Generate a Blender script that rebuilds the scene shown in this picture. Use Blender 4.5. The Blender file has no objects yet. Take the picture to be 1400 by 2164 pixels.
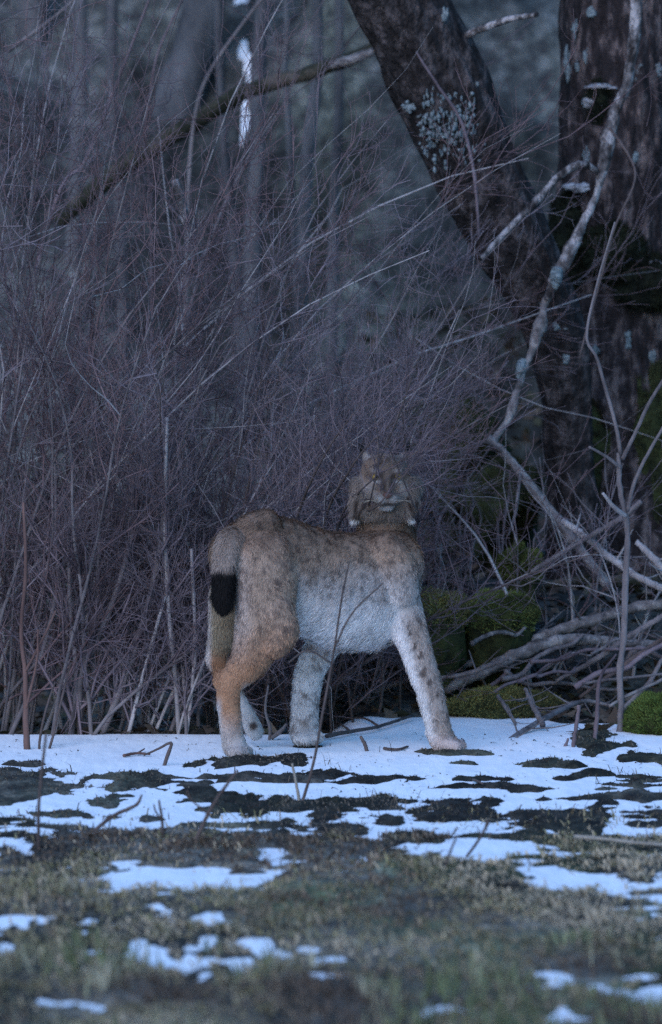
import bpy, math, random
import numpy as np
from mathutils import Vector

random.seed(7)
RNG = np.random.default_rng(11)
SC = bpy.context.scene
COL = SC.collection
R = math.radians

# ------------------------------------------------------------------ camera
CAM_D, CAM_H = 20.0, 2.0
FPX = 14560.0                       # focal length measured in photograph pixels
PITCH = math.atan((1082 - 134) / FPX)
cam_data = bpy.data.cameras.new('camera')
cam = bpy.data.objects.new('camera', cam_data)
COL.objects.link(cam)
cam.location = (0, -CAM_D, CAM_H)
cam.rotation_euler = (math.pi / 2 - PITCH, 0, 0)
cam_data.sensor_fit = 'VERTICAL'
cam_data.sensor_height = 24.0
cam_data.sensor_width = 24.0
cam_data.lens = 24.0 * FPX / 2164.0
cam_data.clip_start = 0.5
cam_data.clip_end = 2000
cam_data.dof.use_dof = True
cam_data.dof.focus_distance = 20.0
cam_data.dof.aperture_fstop = 2.3
SC.camera = cam

# ------------------------------------------------------------------ dusk sky and weak, very soft sun
SUN_ELEV, SUN_ROT = R(9), R(205)
world = bpy.data.worlds.new('World')
SC.world = world
world.use_nodes = True
wn = world.node_tree.nodes
wl = world.node_tree.links
wn.clear()
sky = wn.new('ShaderNodeTexSky')
sky.sky_type = 'NISHITA'
sky.sun_disc = False
sky.sun_elevation = SUN_ELEV
sky.sun_rotation = SUN_ROT
sky.air_density = 1.6
sky.dust_density = 0.3
sky.ozone_density = 7.0
bg = wn.new('ShaderNodeBackground')
bg.inputs['Strength'].default_value = 0.12
wo = wn.new('ShaderNodeOutputWorld')
wl.new(sky.outputs[0], bg.inputs['Color'])
wl.new(bg.outputs[0], wo.inputs['Surface'])

sun_data = bpy.data.lights.new('sun', 'SUN')
sun_data.energy = 0.5
sun_data.angle = R(50)
sun_data.color = (0.84, 0.80, 1.0)
sun = bpy.data.objects.new('sun', sun_data)
COL.objects.link(sun)
# light travels away from the low sun behind the camera's left shoulder
sd = Vector((math.sin(R(25)), math.cos(R(25)), -math.tan(R(32))))
sun.rotation_euler = sd.to_track_quat('-Z', 'Y').to_euler()

SC.view_settings.view_transform = 'Standard'
SC.view_settings.look = 'None'
SC.view_settings.gamma = 1.0
SC.view_settings.exposure = 2.2
SC.render.engine = 'CYCLES'
SC.cycles.max_bounces = 5
SC.cycles.diffuse_bounces = 3
SC.cycles.glossy_bounces = 2
SC.cycles.use_denoising = False      # keep the grain of a high-sensitivity dusk exposure


# ------------------------------------------------------------------ measuring helpers
CP, SP = math.cos(PITCH), math.sin(PITCH)


def at(px, py, Y):
    """point of the place at depth Y seen at photograph pixel (px, py)"""
    dx = (px - 700) / FPX
    dy = -(py - 1082) / FPX
    d = np.array([dx, CP + dy * SP, -SP + dy * CP])
    t = (Y + CAM_D) / d[1]
    return np.array([0, -CAM_D, CAM_H]) + d * t


def project(P):
    P = np.asarray(P, float)
    v = P - np.array([0, -CAM_D, CAM_H])
    f = v[..., 1] * CP - v[..., 2] * SP
    f = np.where(np.abs(f) < .05, .05, f)
    u = v[..., 1] * SP + v[..., 2] * CP
    return 700 + FPX * v[..., 0] / f, 1082 - FPX * u / f


def mpp(Y):
    return (CAM_D + Y) / FPX       # metres per photograph pixel at depth Y


def sstep(a, b, x):
    t = np.clip((x - a) / (b - a), 0, 1)
    return t * t * (3 - 2 * t)


def _hash(i, j, k, seed):
    h = (i * 374761393 + j * 668265263 + k * 2147483647 + seed * 974634323) & 0xFFFFFFFF
    h = ((h ^ (h >> 13)) * 1274126177) & 0xFFFFFFFF
    h = (h ^ (h >> 16)) & 0xFFFFFFFF
    return h.astype(np.float64) / 4294967295.0


def vnoise(x, y, z=None, seed=0):
    x = np.asarray(x, float); y = np.asarray(y, float)
    z = np.zeros_like(x) if z is None else np.asarray(z, float)
    xi, yi, zi = np.floor(x).astype(np.int64), np.floor(y).astype(np.int64), np.floor(z).astype(np.int64)
    xf, yf, zf = x - xi, y - yi, z - zi
    u, v, w = xf * xf * (3 - 2 * xf), yf * yf * (3 - 2 * yf), zf * zf * (3 - 2 * zf)
    r = 0
    for a in (0, 1):
        for b in (0, 1):
            for c in (0, 1):
                wt = (u if a else 1 - u) * (v if b else 1 - v) * (w if c else 1 - w)
                r = r + wt * _hash(xi + a, yi + b, zi + c, seed)
    return r


def fbm(x, y, z=None, seed=0, octv=4):
    s, amp, tot = 0, 1.0, 0
    f = 1.0
    for o in range(octv):
        s = s + amp * vnoise(x * f, y * f, None if z is None else z * f, seed + o * 17)
        tot += amp
        amp *= .5
        f *= 2.03
    return s / tot


# ------------------------------------------------------------------ mesh helpers
def make_obj(name, V, F, mat, parent=None, smooth=True, col=None, F3=None):
    V = np.asarray(V, np.float32)
    me = bpy.data.meshes.new(name)
    nq = 0 if F is None else len(F)
    nt = 0 if F3 is None else len(F3)
    me.vertices.add(len(V))
    me.vertices.foreach_set('co', V.ravel())
    loops = []
    if nq: loops.append(np.asarray(F, np.int32).ravel())
    if nt: loops.append(np.asarray(F3, np.int32).ravel())
    loops = np.concatenate(loops)
    me.loops.add(len(loops))
    me.loops.foreach_set('vertex_index', loops)
    tot = np.concatenate([np.full(nq, 4, np.int32), np.full(nt, 3, np.int32)])
    start = np.concatenate([[0], np.cumsum(tot)[:-1]]).astype(np.int32)
    me.polygons.add(nq + nt)
    me.polygons.foreach_set('loop_start', start)
    me.polygons.foreach_set('loop_total', tot)
    me.polygons.foreach_set('use_smooth', np.full(nq + nt, smooth, bool))
    me.update(calc_edges=True)
    if col is not None:
        a = me.color_attributes.new('col', 'FLOAT_COLOR', 'POINT')
        c = np.ones((len(V), 4), np.float32)
        c[:, :3] = col
        a.data.foreach_set('color', c.ravel())
    if mat: me.materials.append(mat)
    o = bpy.data.objects.new(name, me)
    COL.objects.link(o)
    if parent: o.parent = parent
    return o


def tag(o, label=None, cat=None, group=None, kind=None):
    if label: o['label'] = label
    if cat: o['category'] = cat
    if group: o['group'] = group
    if kind: o['kind'] = kind
    return o


def thing(name, label, cat, group=None):
    o = bpy.data.objects.new(name, None)
    COL.objects.link(o)
    return tag(o, label, cat, group)


def tubes(P, Rr, sides=3):
    """P (N,K,3), Rr (N,K) -> vertices, quads"""
    P = np.asarray(P, float); Rr = np.asarray(Rr, float)
    N, K = P.shape[:2]
    T = np.gradient(P, axis=1)
    T /= np.linalg.norm(T, axis=2, keepdims=True) + 1e-9
    ref = np.zeros((N, 1, 3))
    mt = np.abs(T.mean(axis=1))
    ref[np.arange(N), 0, np.argmin(mt, axis=1)] = 1
    A = np.cross(T, ref); A /= np.linalg.norm(A, axis=2, keepdims=True) + 1e-9
    B = np.cross(T, A)
    ang = np.arange(sides) / sides * 2 * math.pi
    ca, sa = np.cos(ang), np.sin(ang)
    V = P[:, :, None, :] + Rr[:, :, None, None] * (A[:, :, None, :] * ca[None, None, :, None] + B[:, :, None, :] * sa[None, None, :, None])
    idx = np.arange(N * K * sides).reshape(N, K, sides)
    a = idx[:, :-1, :]; b = np.roll(idx, -1, axis=2)[:, :-1, :]
    c = np.roll(idx, -1, axis=2)[:, 1:, :]; d = idx[:, 1:, :]
    F = np.stack([a, b, c, d], axis=-1).reshape(-1, 4)
    return V.reshape(-1, 3), F


def catmull(pts, n):
    pts = np.asarray(pts, float)
    p = np.vstack([2 * pts[0] - pts[1], pts, 2 * pts[-1] - pts[-2]])
    seg = len(pts) - 1
    t = np.linspace(0, seg - 1e-6, n)
    i = t.astype(int); f = (t - i)[:, None]
    p0, p1, p2, p3 = p[i], p[i + 1], p[i + 2], p[i + 3]
    return .5 * (2 * p1 + (p2 - p0) * f + (2 * p0 - 5 * p1 + 4 * p2 - p3) * f ** 2 + (3 * p1 - p0 - 3 * p2 + p3) * f ** 3)


# ------------------------------------------------------------------ materials
def new_mat(name):
    m = bpy.data.materials.new(name)
    m.use_nodes = True
    n, l = m.node_tree.nodes, m.node_tree.links
    b = n['Principled BSDF']
    b.inputs['Roughness'].default_value = .9
    b.inputs['Specular IOR Level'].default_value = .15
    return m, n, l, b


def noise_mat(name, c1, c2, scale=20, stretch=(1, 1, 1), bump=.4, bscale=60, c3=None, rough=.9, dist=.01, lo=.35, hi=.65, attr=False, detail=6):
    m, n, l, b = new_mat(name)
    b.inputs['Roughness'].default_value = rough
    tc = n.new('ShaderNodeTexCoord')
    mp = n.new('ShaderNodeMapping'); mp.inputs['Scale'].default_value = stretch
    l.new(tc.outputs['Object'], mp.inputs[0])
    nz = n.new('ShaderNodeTexNoise'); nz.inputs['Scale'].default_value = scale
    nz.inputs['Detail'].default_value = detail; nz.inputs['Roughness'].default_value = .65
    l.new(mp.outputs[0], nz.inputs[0])
    rp = n.new('ShaderNodeValToRGB')
    rp.color_ramp.elements[0].position = lo; rp.color_ramp.elements[0].color = (*c1, 1)
    rp.color_ramp.elements[1].position = hi; rp.color_ramp.elements[1].color = (*c2, 1)
    if c3:
        e = rp.color_ramp.elements.new((lo + hi) / 2); e.color = (*c3, 1)
    l.new(nz.outputs[0], rp.inputs[0])
    out = rp.outputs[0]
    if attr:
        at_ = n.new('ShaderNodeAttribute'); at_.attribute_name = 'col'
        mx = n.new('ShaderNodeMix'); mx.data_type = 'RGBA'; mx.blend_type = 'MULTIPLY'
        mx.inputs[0].default_value = 1
        l.new(at_.outputs['Color'], mx.inputs[6]); l.new(out, mx.inputs[7])
        out = mx.outputs[2]
    l.new(out, b.inputs['Base Color'])
    if bump:
        n2 = n.new('ShaderNodeTexNoise'); n2.inputs['Scale'].default_value = bscale
        n2.inputs['Detail'].default_value = 5
        l.new(mp.outputs[0], n2.inputs[0])
        bp = n.new('ShaderNodeBump'); bp.inputs['Strength'].default_value = bump
        bp.inputs['Distance'].default_value = dist
        l.new(n2.outputs[0], bp.inputs['Height']); l.new(bp.outputs[0], b.inputs['Normal'])
    return m


def attr_mat(name, rough=.9):
    m, n, l, b = new_mat(name)
    b.inputs['Roughness'].default_value = rough
    a = n.new('ShaderNodeAttribute'); a.attribute_name = 'col'
    l.new(a.outputs['Color'], b.inputs['Base Color'])
    return m


M = {}
M['snow'] = noise_mat('snow', (.80, .82, .85), (.90, .91, .92), 9, (1, .25, 1), .5, 30, dist=.012, rough=.7)
M['soil'] = noise_mat('soil', (.034, .029, .027), (.17, .15, .125), 14, (1, .5, 1), .8, 70, c3=(.075, .07, .058), dist=.02, attr=True)
M['grass'] = attr_mat('grass')
M['twig'] = noise_mat('twig_bark', (.045, .034, .039), (.195, .150, .164), 6, (1, 1, .4), 0)
M['twig_grey'] = noise_mat('grey_twig_bark', (.052, .042, .049), (.22, .18, .198), 6, (1, 1, .4), 0)
M['twig_red'] = noise_mat('red_twig_bark', (.045, .030, .033), (.19, .128, .132), 6, (1, 1, .4), 0)
M['stem'] = noise_mat('stem_bark', (.06, .051, .053), (.20, .175, .178), 14, (1, 1, .25), .3, 90, dist=.003)
M['pale_stem'] = noise_mat('pale_stem_bark', (.19, .17, .17), (.38, .35, .35), 16, (1, 1, .25), .3, 90, dist=.003)
M['red_stem'] = noise_mat('red_stem_bark', (.075, .045, .040), (.15, .09, .078), 16, (1, 1, .25), .3, 90, dist=.003)
M['dark_stem'] = noise_mat('dark_stem_bark', (.05, .038, .035), (.11, .085, .08), 18, (1, 1, .25), .3, 90, dist=.003)
M['straw'] = noise_mat('straw', (.17, .15, .125), (.30, .27, .235), 18, (1, 1, .3), 0)
M['bark_dark'] = noise_mat('dark_lichened_bark', (.010, .008, .008), (.095, .078, .078), 22, (1, 1, .6), 1, 60, c3=(.028, .023, .023), dist=.03)
M['bark_big'] = noise_mat('furrowed_bark', (.013, .010, .010), (.155, .118, .112), 24, (1, 1, .4), 1, 60, c3=(.030, .023, .024), dist=.035)
M['bark_grey'] = noise_mat('grey_bark', (.038, .040, .045), (.125, .125, .132), 9, (1, 1, .3), .6, 30, dist=.015)
M['bark_log'] = noise_mat('dead_wood', (.06, .052, .05), (.30, .27, .26), 22, (1, 1, 1), .9, 60, dist=.008, c3=(.15, .132, .13))
M['bark_mosslog'] = noise_mat('mossy_dead_wood', (.010, .012, .008), (.11, .09, .075), 7, (1, 1, 1), .8, 40, dist=.01, c3=(.03, .03, .02))
M['birch'] = noise_mat('pale_peeling_bark', (.02, .017, .017), (.33, .305, .31), 26, (1, 1, .6), 1, 70, dist=.012, c3=(.10, .09, .09), lo=.38, hi=.62)
M['lichen'] = noise_mat('lichen', (.07, .09, .10), (.21, .245, .255), 60, (1, 1, 1), .8, 140, dist=.006)
M['old_snow'] = noise_mat('old_snow', (.12, .12, .13), (.42, .42, .45), 40, bump=.6, bscale=60, dist=.01)
M['moss'] = attr_mat('moss', .95)
M['moss_base'] = noise_mat('moss_cushion', (.010, .012, .006), (.045, .052, .018), 18, (1, 1, 1), .8, 90, dist=.01)
M['black_moss'] = noise_mat('black_moss', (.006, .007, .005), (.016, .019, .010), 18, (1, 1, 1), .8, 90, dist=.01)
M['fur'] = attr_mat('fur', .8)
M['eye'] = noise_mat('amber_eye', (.16, .11, .03), (.25, .17, .05), 60, bump=0, rough=.15)
M['black'] = noise_mat('black_pupil', (.004, .004, .004), (.008, .008, .008), 30, bump=0, rough=.2)
M['nose'] = noise_mat('nose_leather', (.07, .035, .03), (.13, .07, .06), 200, bump=.4, bscale=300, dist=.001, rough=.5)


# ------------------------------------------------------------------ terrain
def base_h(x, y):
    right = sstep(-.16, .12, x)
    crest_l = -.12 * sstep(.48, .95, y)
    crest_r = .30 * sstep(1.02, 2.3, y)
    hill = 14 * (1 - np.exp(-np.maximum(y - 4.6, 0) * .9 / 14))
    far = sstep(60, 140, y)
    und = .022 * (vnoise(x * 1.3 + 7, y * .8 + 3, seed=3) - .5) * sstep(-.2, -1.0, y) + .05 * (fbm(x * .35, y * .35, seed=4, octv=3) - .5) * sstep(-4, -12, y)
    rough = (fbm(x * 1.2, y * .9, seed=9) - .5) * .7 * sstep(4.6, 7, y) + (fbm(x * 3, y * 2.2, seed=19) - .5) * .16 * sstep(1.3, 2.6, y)
    return (1 - right) * crest_l + right * crest_r + hill * (1 - .3 * far) + und + rough


# bare patches in the snow: pixel ellipses measured on the photograph, laid on the ground
BARE = [(70, 1662, 105, 27), (15, 1752, 66, 22), (315, 1662, 98, 24), (450, 1690, 90, 10), (130, 1726, 75, 7), (520, 1613, 110, 11),
        (690, 1631, 75, 8), (570, 1702, 75, 9), (495, 1716, 60, 13), (765, 1691, 80, 12), (705, 1712, 40, 8), (810, 1736, 45, 6),
        (640, 1768, 170, 27), (300, 1792, 190, 38), (130, 1812, 130, 42), (450, 1800, 100, 30), (968, 1713, 92, 24), (1200, 1736, 112, 24),
        (1365, 1738, 55, 18), (1180, 1776, 125, 17), (1335, 1786, 80, 12), (865, 1777, 82, 15), (985, 1588, 75, 8), (1150, 1613, 65, 8),
        (1245, 1637, 85, 9), (1137, 1670, 82, 6), (1360, 1688, 70, 14), (1375, 1612, 65, 10), (1340, 1836, 75, 24), (1085, 1826, 70, 7),
        (960, 1838, 120, 18), (1010, 1650, 60, 4), (60, 1615, 45, 4), (330, 1735, 40, 5), (970, 1617, 40, 4), (720, 1800, 110, 26), (1240, 1560, 40, 14), (1290, 1580, 60, 10)]
SNOW = [(385, 1848, 150, 16), (200, 1857, 100, 7), (590, 1828, 60, 12), (690, 1866, 60, 9), (20, 1790, 60, 16), (1120, 1868, 130, 22), (1280, 1898, 110, 8), (1210, 1858, 120, 16),
        (1130, 1922, 26, 9), (1350, 1942, 24, 7), (1390, 1986, 30, 8), (920, 1996, 60, 13), (650, 2006, 30, 9), (605, 2034, 16, 7),
        (350, 2036, 16, 7), (400, 2036, 22, 13), (455, 2028, 26, 6), (440, 2060, 20, 9), (210, 2007, 18, 10), (105, 2044, 40, 8),
        (700, 2060, 66, 12), (1150, 2058, 52, 9), (1350, 2068, 70, 10), (1290, 2100, 60, 11), (130, 2118, 195, 20), (40, 2088, 50, 10),
        (345, 2104, 24, 14), (960, 2146, 125, 20), (1360, 2122, 70, 14), (1180, 2155, 80, 8), (730, 2105, 40, 9), (1010, 2098, 40, 7), (620, 1890, 20, 6), (1420, 1895, 60, 10)]


SNOW = [(a, b, c * (.72 if b > 1900 else .9), d * (.62 if b > 1900 else .9)) for a, b, c, d in SNOW]
_r = np.random.default_rng(5)
for _k in range(60):
    _y = _r.uniform(1640, 1860)
    BARE.append((_r.uniform(-60, 1460), _y, _r.uniform(40, 170), _r.uniform(2.5, 5.5)))
for _k in range(55):
    SNOW.append((_r.uniform(-60, 1460), _r.uniform(1700, 1960), _r.uniform(18, 90), _r.uniform(1.6, 4.5)))


def ell(px, py, lst, jx, jy):
    d = np.full(px.shape, 9.0)
    for cx, cy, rx, ry in lst:
        sel = (np.abs(px - cx) < rx * 2.2 + 30) & (np.abs(py - cy) < ry * 2.6 + 12)
        if not sel.any(): continue
        q = np.hypot((px[sel] + jx[sel] * min(46, rx * .75) - cx) / rx, (py[sel] + jy[sel] * min(20, ry * 1.25) - cy) / ry)
        d[sel] = np.minimum(d[sel], q)
    return d


def bare_mask(x, y, b):
    px, py = project(np.stack([x, y, b], -1))
    jx = (fbm(x * 7, y * 1.8, seed=21, octv=5) - .5) * 2.8
    jy = (fbm(x * 8, y * 2.6, seed=22, octv=6) - .5) * 3.0
    dB = ell(px, py, BARE, jx, jy)
    dS = ell(px, py, SNOW, jx, jy)
    m = 1 - sstep(.35, 1.6, dB + (fbm(x * 26, y * 10, seed=25, octv=5) - .5) * 1.5)
    # lower boundary of the snowy strip, below which the field is mostly bare
    bx = np.array([-900, 0, 110, 240, 540, 620, 760, 860, 960, 1100, 1250, 1400, 2300])
    by = np.array([1840, 1840, 1850, 1872, 1872, 1830, 1842, 1800, 1818, 1862, 1888, 1880, 1860])
    bound = np.interp(px, bx, by) + jy * 13
    low = sstep(-14, 14, py - bound)
    thaw = sstep(.0, .08, fbm(x * 3.2, y * 1.9, seed=23, octv=6) - .655) * sstep(-.15, -.7, y)
    m = np.maximum(np.maximum(m, low), thaw)
    m = np.minimum(m, sstep(.35, 1.25, dS + (fbm(x * 22, y * 8, seed=24, octv=5) - .5) * 1.6))
    # off to the sides and in front the same broken cover goes on
    inside = (px > -40) & (px < 1440)
    w = 1 - sstep(0, 160, np.maximum(-px, px - 1400))
    fre = np.where(py > 1860, .36, .56) + .0 * x
    rnd = sstep(-.06, .06, fbm(x * 2.6, y * .9, seed=31) - fre)
    m = w * m + (1 - w) * rnd
    front = sstep(-6.0, -7.0, y)
    m = (1 - front) * m + front * sstep(-.05, .05, fbm(x * .9, y * .6, seed=33) - .42)
    # behind the crest the litter of the thicket; the forest floor has only scraps of snow
    right = sstep(-.16, .06, x)
    edge = .52 * (1 - right) + 1.03 * right + (fbm(x * 5, y * 2, seed=35) - .5) * .16
    edge = edge - .24 * sstep(.62, .72, x) * (1 - sstep(.9, 1.0, x)) 
    m = np.maximum(m, sstep(-.03, .05, y - edge))
    spx = ell(px, py, [(520, 140, 15, 48), (516, 245, 8, 40), (506, 15, 12, 20)], (fbm(x * 7, y * 6, seed=41, octv=5) - .5) * 3.6, (fbm(x * 7, y * 6, seed=42, octv=5) - .5) * 3.6)
    m = np.where(y > 3, np.minimum(m, sstep(.6, 1.3, spx + (fbm(x * 14, y * 12, seed=43, octv=4) - .5) * 2.2)), m)
    return m


def axis(core0, core1, step, lo, hi, g=1.16):
    a = list(np.arange(core0, core1 + 1e-6, step))
    s, v = step, core1
    while v < hi:
        s *= g; v += s; a.append(min(v, hi))
    s, v = step, core0
    pre = []
    while v > lo:
        s *= g; v -= s; pre.append(max(v, lo))
    return np.array(pre[::-1] + a)


gx = axis(-1.5, 1.5, .0105, -500, 500)
gy = np.unique(np.concatenate([axis(-6.3, 1.7, .02, -500, -6.3 + .001)[:-1], np.arange(1.7, 12, .08), axis(12, 12.1, .1, 11.9, 600)]))
gy = gy[np.concatenate([[True], np.diff(gy) > 1e-4])]
GX, GY = np.meshgrid(gx, gy)
BH = base_h(GX, GY)
MASK = bare_mask(GX, GY, BH)
lump = np.maximum(fbm(GX * 7, GY * 2.2, seed=51) - .42, 0) * .035 + sstep(-2.0, -3.2, GY) * .05 * (fbm(GX * 3.4, GY * 1.5, seed=55, octv=3) - .5)
fine = (fbm(GX * 20, GY * 5, seed=52, octv=5) - .5) * .016
near = sstep(-2.0, -5.5, GY)
ZG = BH + .016 * (MASK - .55) + (MASK * lump + (.25 + .75 * MASK) * fine) * (1 - .1 * near) * (1 - .5 * sstep(1.0, 1.6, GY))
ZS = BH + .006 * (fbm(GX * 6, GY * 2.4, seed=53, octv=3) - .5) + .003 * (fbm(GX * 22, GY * 9, seed=54, octv=2) - .5)
# shallow hollows where the paws press into the snow
FEET = [(490, 1600, -.20), (640, 1574, .22), (945, 1592, 0.0)]
for fx, fy, fY in FEET:
    p = at(fx, fy, fY)
    ZS -= .012 * np.exp(-(((GX - p[0] - .01) / .06) ** 2 + ((GY - p[1]) / .09) ** 2))
ny, nx = GX.shape
idx = np.arange(nx * ny).reshape(ny, nx)
QF = np.stack([idx[:-1, :-1], idx[:-1, 1:], idx[1:, 1:], idx[1:, :-1]], -1).reshape(-1, 4)
# cover: thawed meadow in the open, darker leaf mould and moss under the trees
wood = sstep(.6, 1.6, GY)
blot = fbm(GX * 1.7, GY * 1.3, seed=81, octv=5)
blot2 = fbm(GX * 2.4 + 9, GY * .9, seed=82, octv=5)
tone = (1 - wood) * (.5 + 1.3 * sstep(.38, .66, blot2)) * (.55 + .38 * sstep(-1.6, -2.6, GY)) + wood * (.40 + .85 * sstep(.38, .68, blot))
green = sstep(.5, .66, fbm(GX * 1.9 + 3, GY * .8, seed=83, octv=4)) * (1 - wood * .4) * (.35 + .65 * sstep(-1.8, -3, GY))
GCOL = np.stack([tone * (1 - .18 * green) * (1 - .12 * wood), tone * (1 + .06 * green), tone * (1 - .32 * green) * (1 + .12 * wood)], -1).reshape(-1, 3)
tag(make_obj('ground', np.stack([GX, GY, ZG], -1).reshape(-1, 3), QF, M['soil'], col=GCOL), kind='structure')
# the snow sheet: only the cells near where it shows
show = (ZS > ZG - .02)
cell = (show[:-1, :-1] | show[:-1, 1:] | show[1:, 1:] | show[1:, :-1]).reshape(-1)
tag(make_obj('snow_cover', np.stack([GX, GY, ZS], -1).reshape(-1, 3), QF[cell], M['snow']), kind='structure')


def ground_z(x, y):
    x = np.atleast_1d(np.asarray(x, float)); y = np.atleast_1d(np.asarray(y, float))
    i = np.clip(np.searchsorted(gx, x) - 1, 0, nx - 2); j = np.clip(np.searchsorted(gy, y) - 1, 0, ny - 2)
    fx = np.clip((x - gx[i]) / (gx[i + 1] - gx[i]), 0, 1); fy = np.clip((y - gy[j]) / (gy[j + 1] - gy[j]), 0, 1)
    def s(A): return (A[j, i] * (1 - fx) + A[j, i + 1] * fx) * (1 - fy) + (A[j + 1, i] * (1 - fx) + A[j + 1, i + 1] * fx) * fy
    return np.maximum(s(ZG), s(ZS)), s(ZG) - s(ZS)


def on_ground(px, py, lo=-7.5, hi=4.0):
    """point where the ground is seen at pixel (px, py)"""
    prev = None
    for Y in np.linspace(lo, hi, 900):
        p = at(px, py, Y)
        z = ground_z(p[0], p[1])[0][0]
        if p[2] <= z:
            return np.array([p[0], p[1], z])
        prev = p
    return prev


# ------------------------------------------------------------------ grass (one mass nobody could count)
def blades(n, x0, x1, y0, y1, hmin, hmax, palette, seed, flat=.6, width=.0022, cond=0.002, clump=None):
    r = np.random.default_rng(seed)
    x = r.uniform(x0, x1, n); y = r.uniform(y0, y1, n)
    z, over = ground_z(x, y)
    keep = over > cond
    if clump is not None:
        keep &= fbm(x * 6, y * 3, seed=seed + 5) > clump
    x, y, z = x[keep], y[keep], z[keep]
    k = len(x)
    h = r.uniform(hmin, hmax, k) * (.5 + vnoise(x * 8, y * 4, seed=seed + 1))
    a = r.uniform(0, 2 * math.pi, k)
    lean = r.uniform(.2, 1.0, k) * flat * 2
    d = np.stack([np.cos(a), np.sin(a), np.zeros(k)], -1)
    up = np.array([0, 0, 1.0])
    p0 = np.stack([x, y, z - .004], -1)
    p1 = p0 + h[:, None] * (.5 * up + .35 * lean[:, None] * d)
    p2 = p0 + h[:, None] * ((1 - .45 * lean.clip(0, 1.6))[:, None] * .9 * up + lean[:, None] * d)
    p2[:, 2] = np.maximum(p2[:, 2], p0[:, 2] + .004)
    wv = np.stack([-d[:, 1], d[:, 0], np.zeros(k)], -1) * 0 + np.stack([np.cos(a + 1.1), np.sin(a + 1.1) * .5, np.zeros(k)], -1)
    w = width * r.uniform(.6, 1.4, k)[:, None] * wv
    V = np.stack([p0 - w, p0 + w, p1 - w * .8, p1 + w * .8, p2], 1).reshape(-1, 3)
    b = np.arange(k)[:, None] * 5
    F = b + np.array([[0, 1, 3, 2]]); F3 = b + np.array([[2, 3, 4]])
    pal = np.array(palette)
    t = np.clip((fbm(x * 2.6, y * 1.3, seed=seed + 2, octv=5) - .5) * 4.2 + .5 + r.normal(0, .13, k), 0, .999) * (len(pal) - 1)
    i = t.astype(int); f = (t - i)[:, None]
    c = pal[i] * (1 - f) + pal[i + 1] * f
    c = c * r.uniform(.65, 1.35, k)[:, None]
    return V, F, F3, np.repeat(c, 5, axis=0)


def join(parts):
    V, F, F3, C = [], [], [], []
    o = 0
    for v, f, f3, c in parts:
        V.append(v); C.append(c); F.append(f + o); F3.append(f3 + o); o += len(v)
    return np.vstack(V), np.vstack(F), np.vstack(F3), np.vstack(C)


GP = [(.09, .064, .046), (.205, .155, .11), (.13, .118, .055), (.30, .235, .16), (.165, .155, .07), (.36, .29, .20)]
DP = [(.03, .024, .022), (.06, .048, .043), (.055, .056, .036), (.12, .10, .08)]
gv = join([blades(66000, -1.7, 1.7, -6.4, -2.2, .010, .036, GP, 61, flat=1.3, width=.0026),
           blades(7000, -1.6, 1.6, -6.6, -4.4, .04, .10, [(.08, .10, .05), (.13, .15, .08), (.22, .21, .15)], 67, flat=.45, width=.003, clump=.55),
           blades(70000, -1.6, 1.6, -2.6, .9, .004, .017, DP, 62, flat=.9, width=.0018, cond=-.0008),
           blades(1500, -1.6, 1.6, -2.6, .9, .015, .05, DP, 63, flat=.5, width=.0013, cond=-.006),
           blades(9000, -1.6, 1.6, -6.4, -1.6, .012, .04, GP, 64, flat=.9, width=.002, cond=-.007),
           blades(2600, -1.6, 1.6, -2.4, .5, .004, .016, DP, 65, flat=1.5, width=.0022, cond=-.02, clump=.52)])
tag(make_obj('grass', gv[0], gv[1], M['grass'], col=gv[3], F3=gv[2], smooth=False),
    'short matted winter grass and dead stalks on the thawed ground', 'grass', kind='stuff')

# leaf litter and broken bits behind the crest
def litter(n, x0, x1, y0, y1, seed, size=.03):
    r = np.random.default_rng(seed)
    x = r.uniform(x0, x1, n); y = r.uniform(y0, y1, n)
    z, over = ground_z(x, y)
    k = over > 0
    x, y, z = x[k], y[k], z[k]; n = len(x)
    s = size * r.uniform(.4, 1.2, n)[:, None]
    a = r.uniform(0, 6.28, n); tilt = r.normal(0, .5, (n, 2))
    u = np.stack([np.cos(a), np.sin(a), tilt[:, 0]], -1) * s; v = np.stack([-np.sin(a), np.cos(a), tilt[:, 1]], -1) * s * .6
    c = np.stack([x, y, z + .006], -1)
    V = np.stack([c - u, c - .2 * u + v, c + u, c - .2 * u - v], 1).reshape(-1, 3)
    F = np.arange(n)[:, None] * 4 + np.array([[0, 1, 2, 3]])
    pal = np.array([(.06, .045, .035), (.10, .075, .055), (.05, .05, .03), (.13, .105, .08)])
    col = np.repeat(pal[r.integers(0, 4, n)] * r.uniform(.6, 1.2, n)[:, None], 4, axis=0)
    return V, F, col
v_, f_, c_ = litter(14000, -2.2, 2.2, .5, 5.5, 71)
tag(make_obj('leaf_litter', v_, f_, M['grass'], col=c_, smooth=False), 'dark fallen leaves covering the ground under the thicket', 'leaf litter', kind='stuff')


# ------------------------------------------------------------------ trees, logs, poles
def rod(name, pts, mat, parent=None, n=24, sides=8, rough=.12, seed=0, cap=True):
    """pts: (px, py, Y, radius in photograph pixels) -> bent, knotty, tapered rod"""
    w = np.array([[*at(p[0], p[1], p[2]), p[3] * mpp(p[2])] for p in pts])
    return rod_w(name, w, mat, parent, n, sides, rough, seed, cap)


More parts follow.
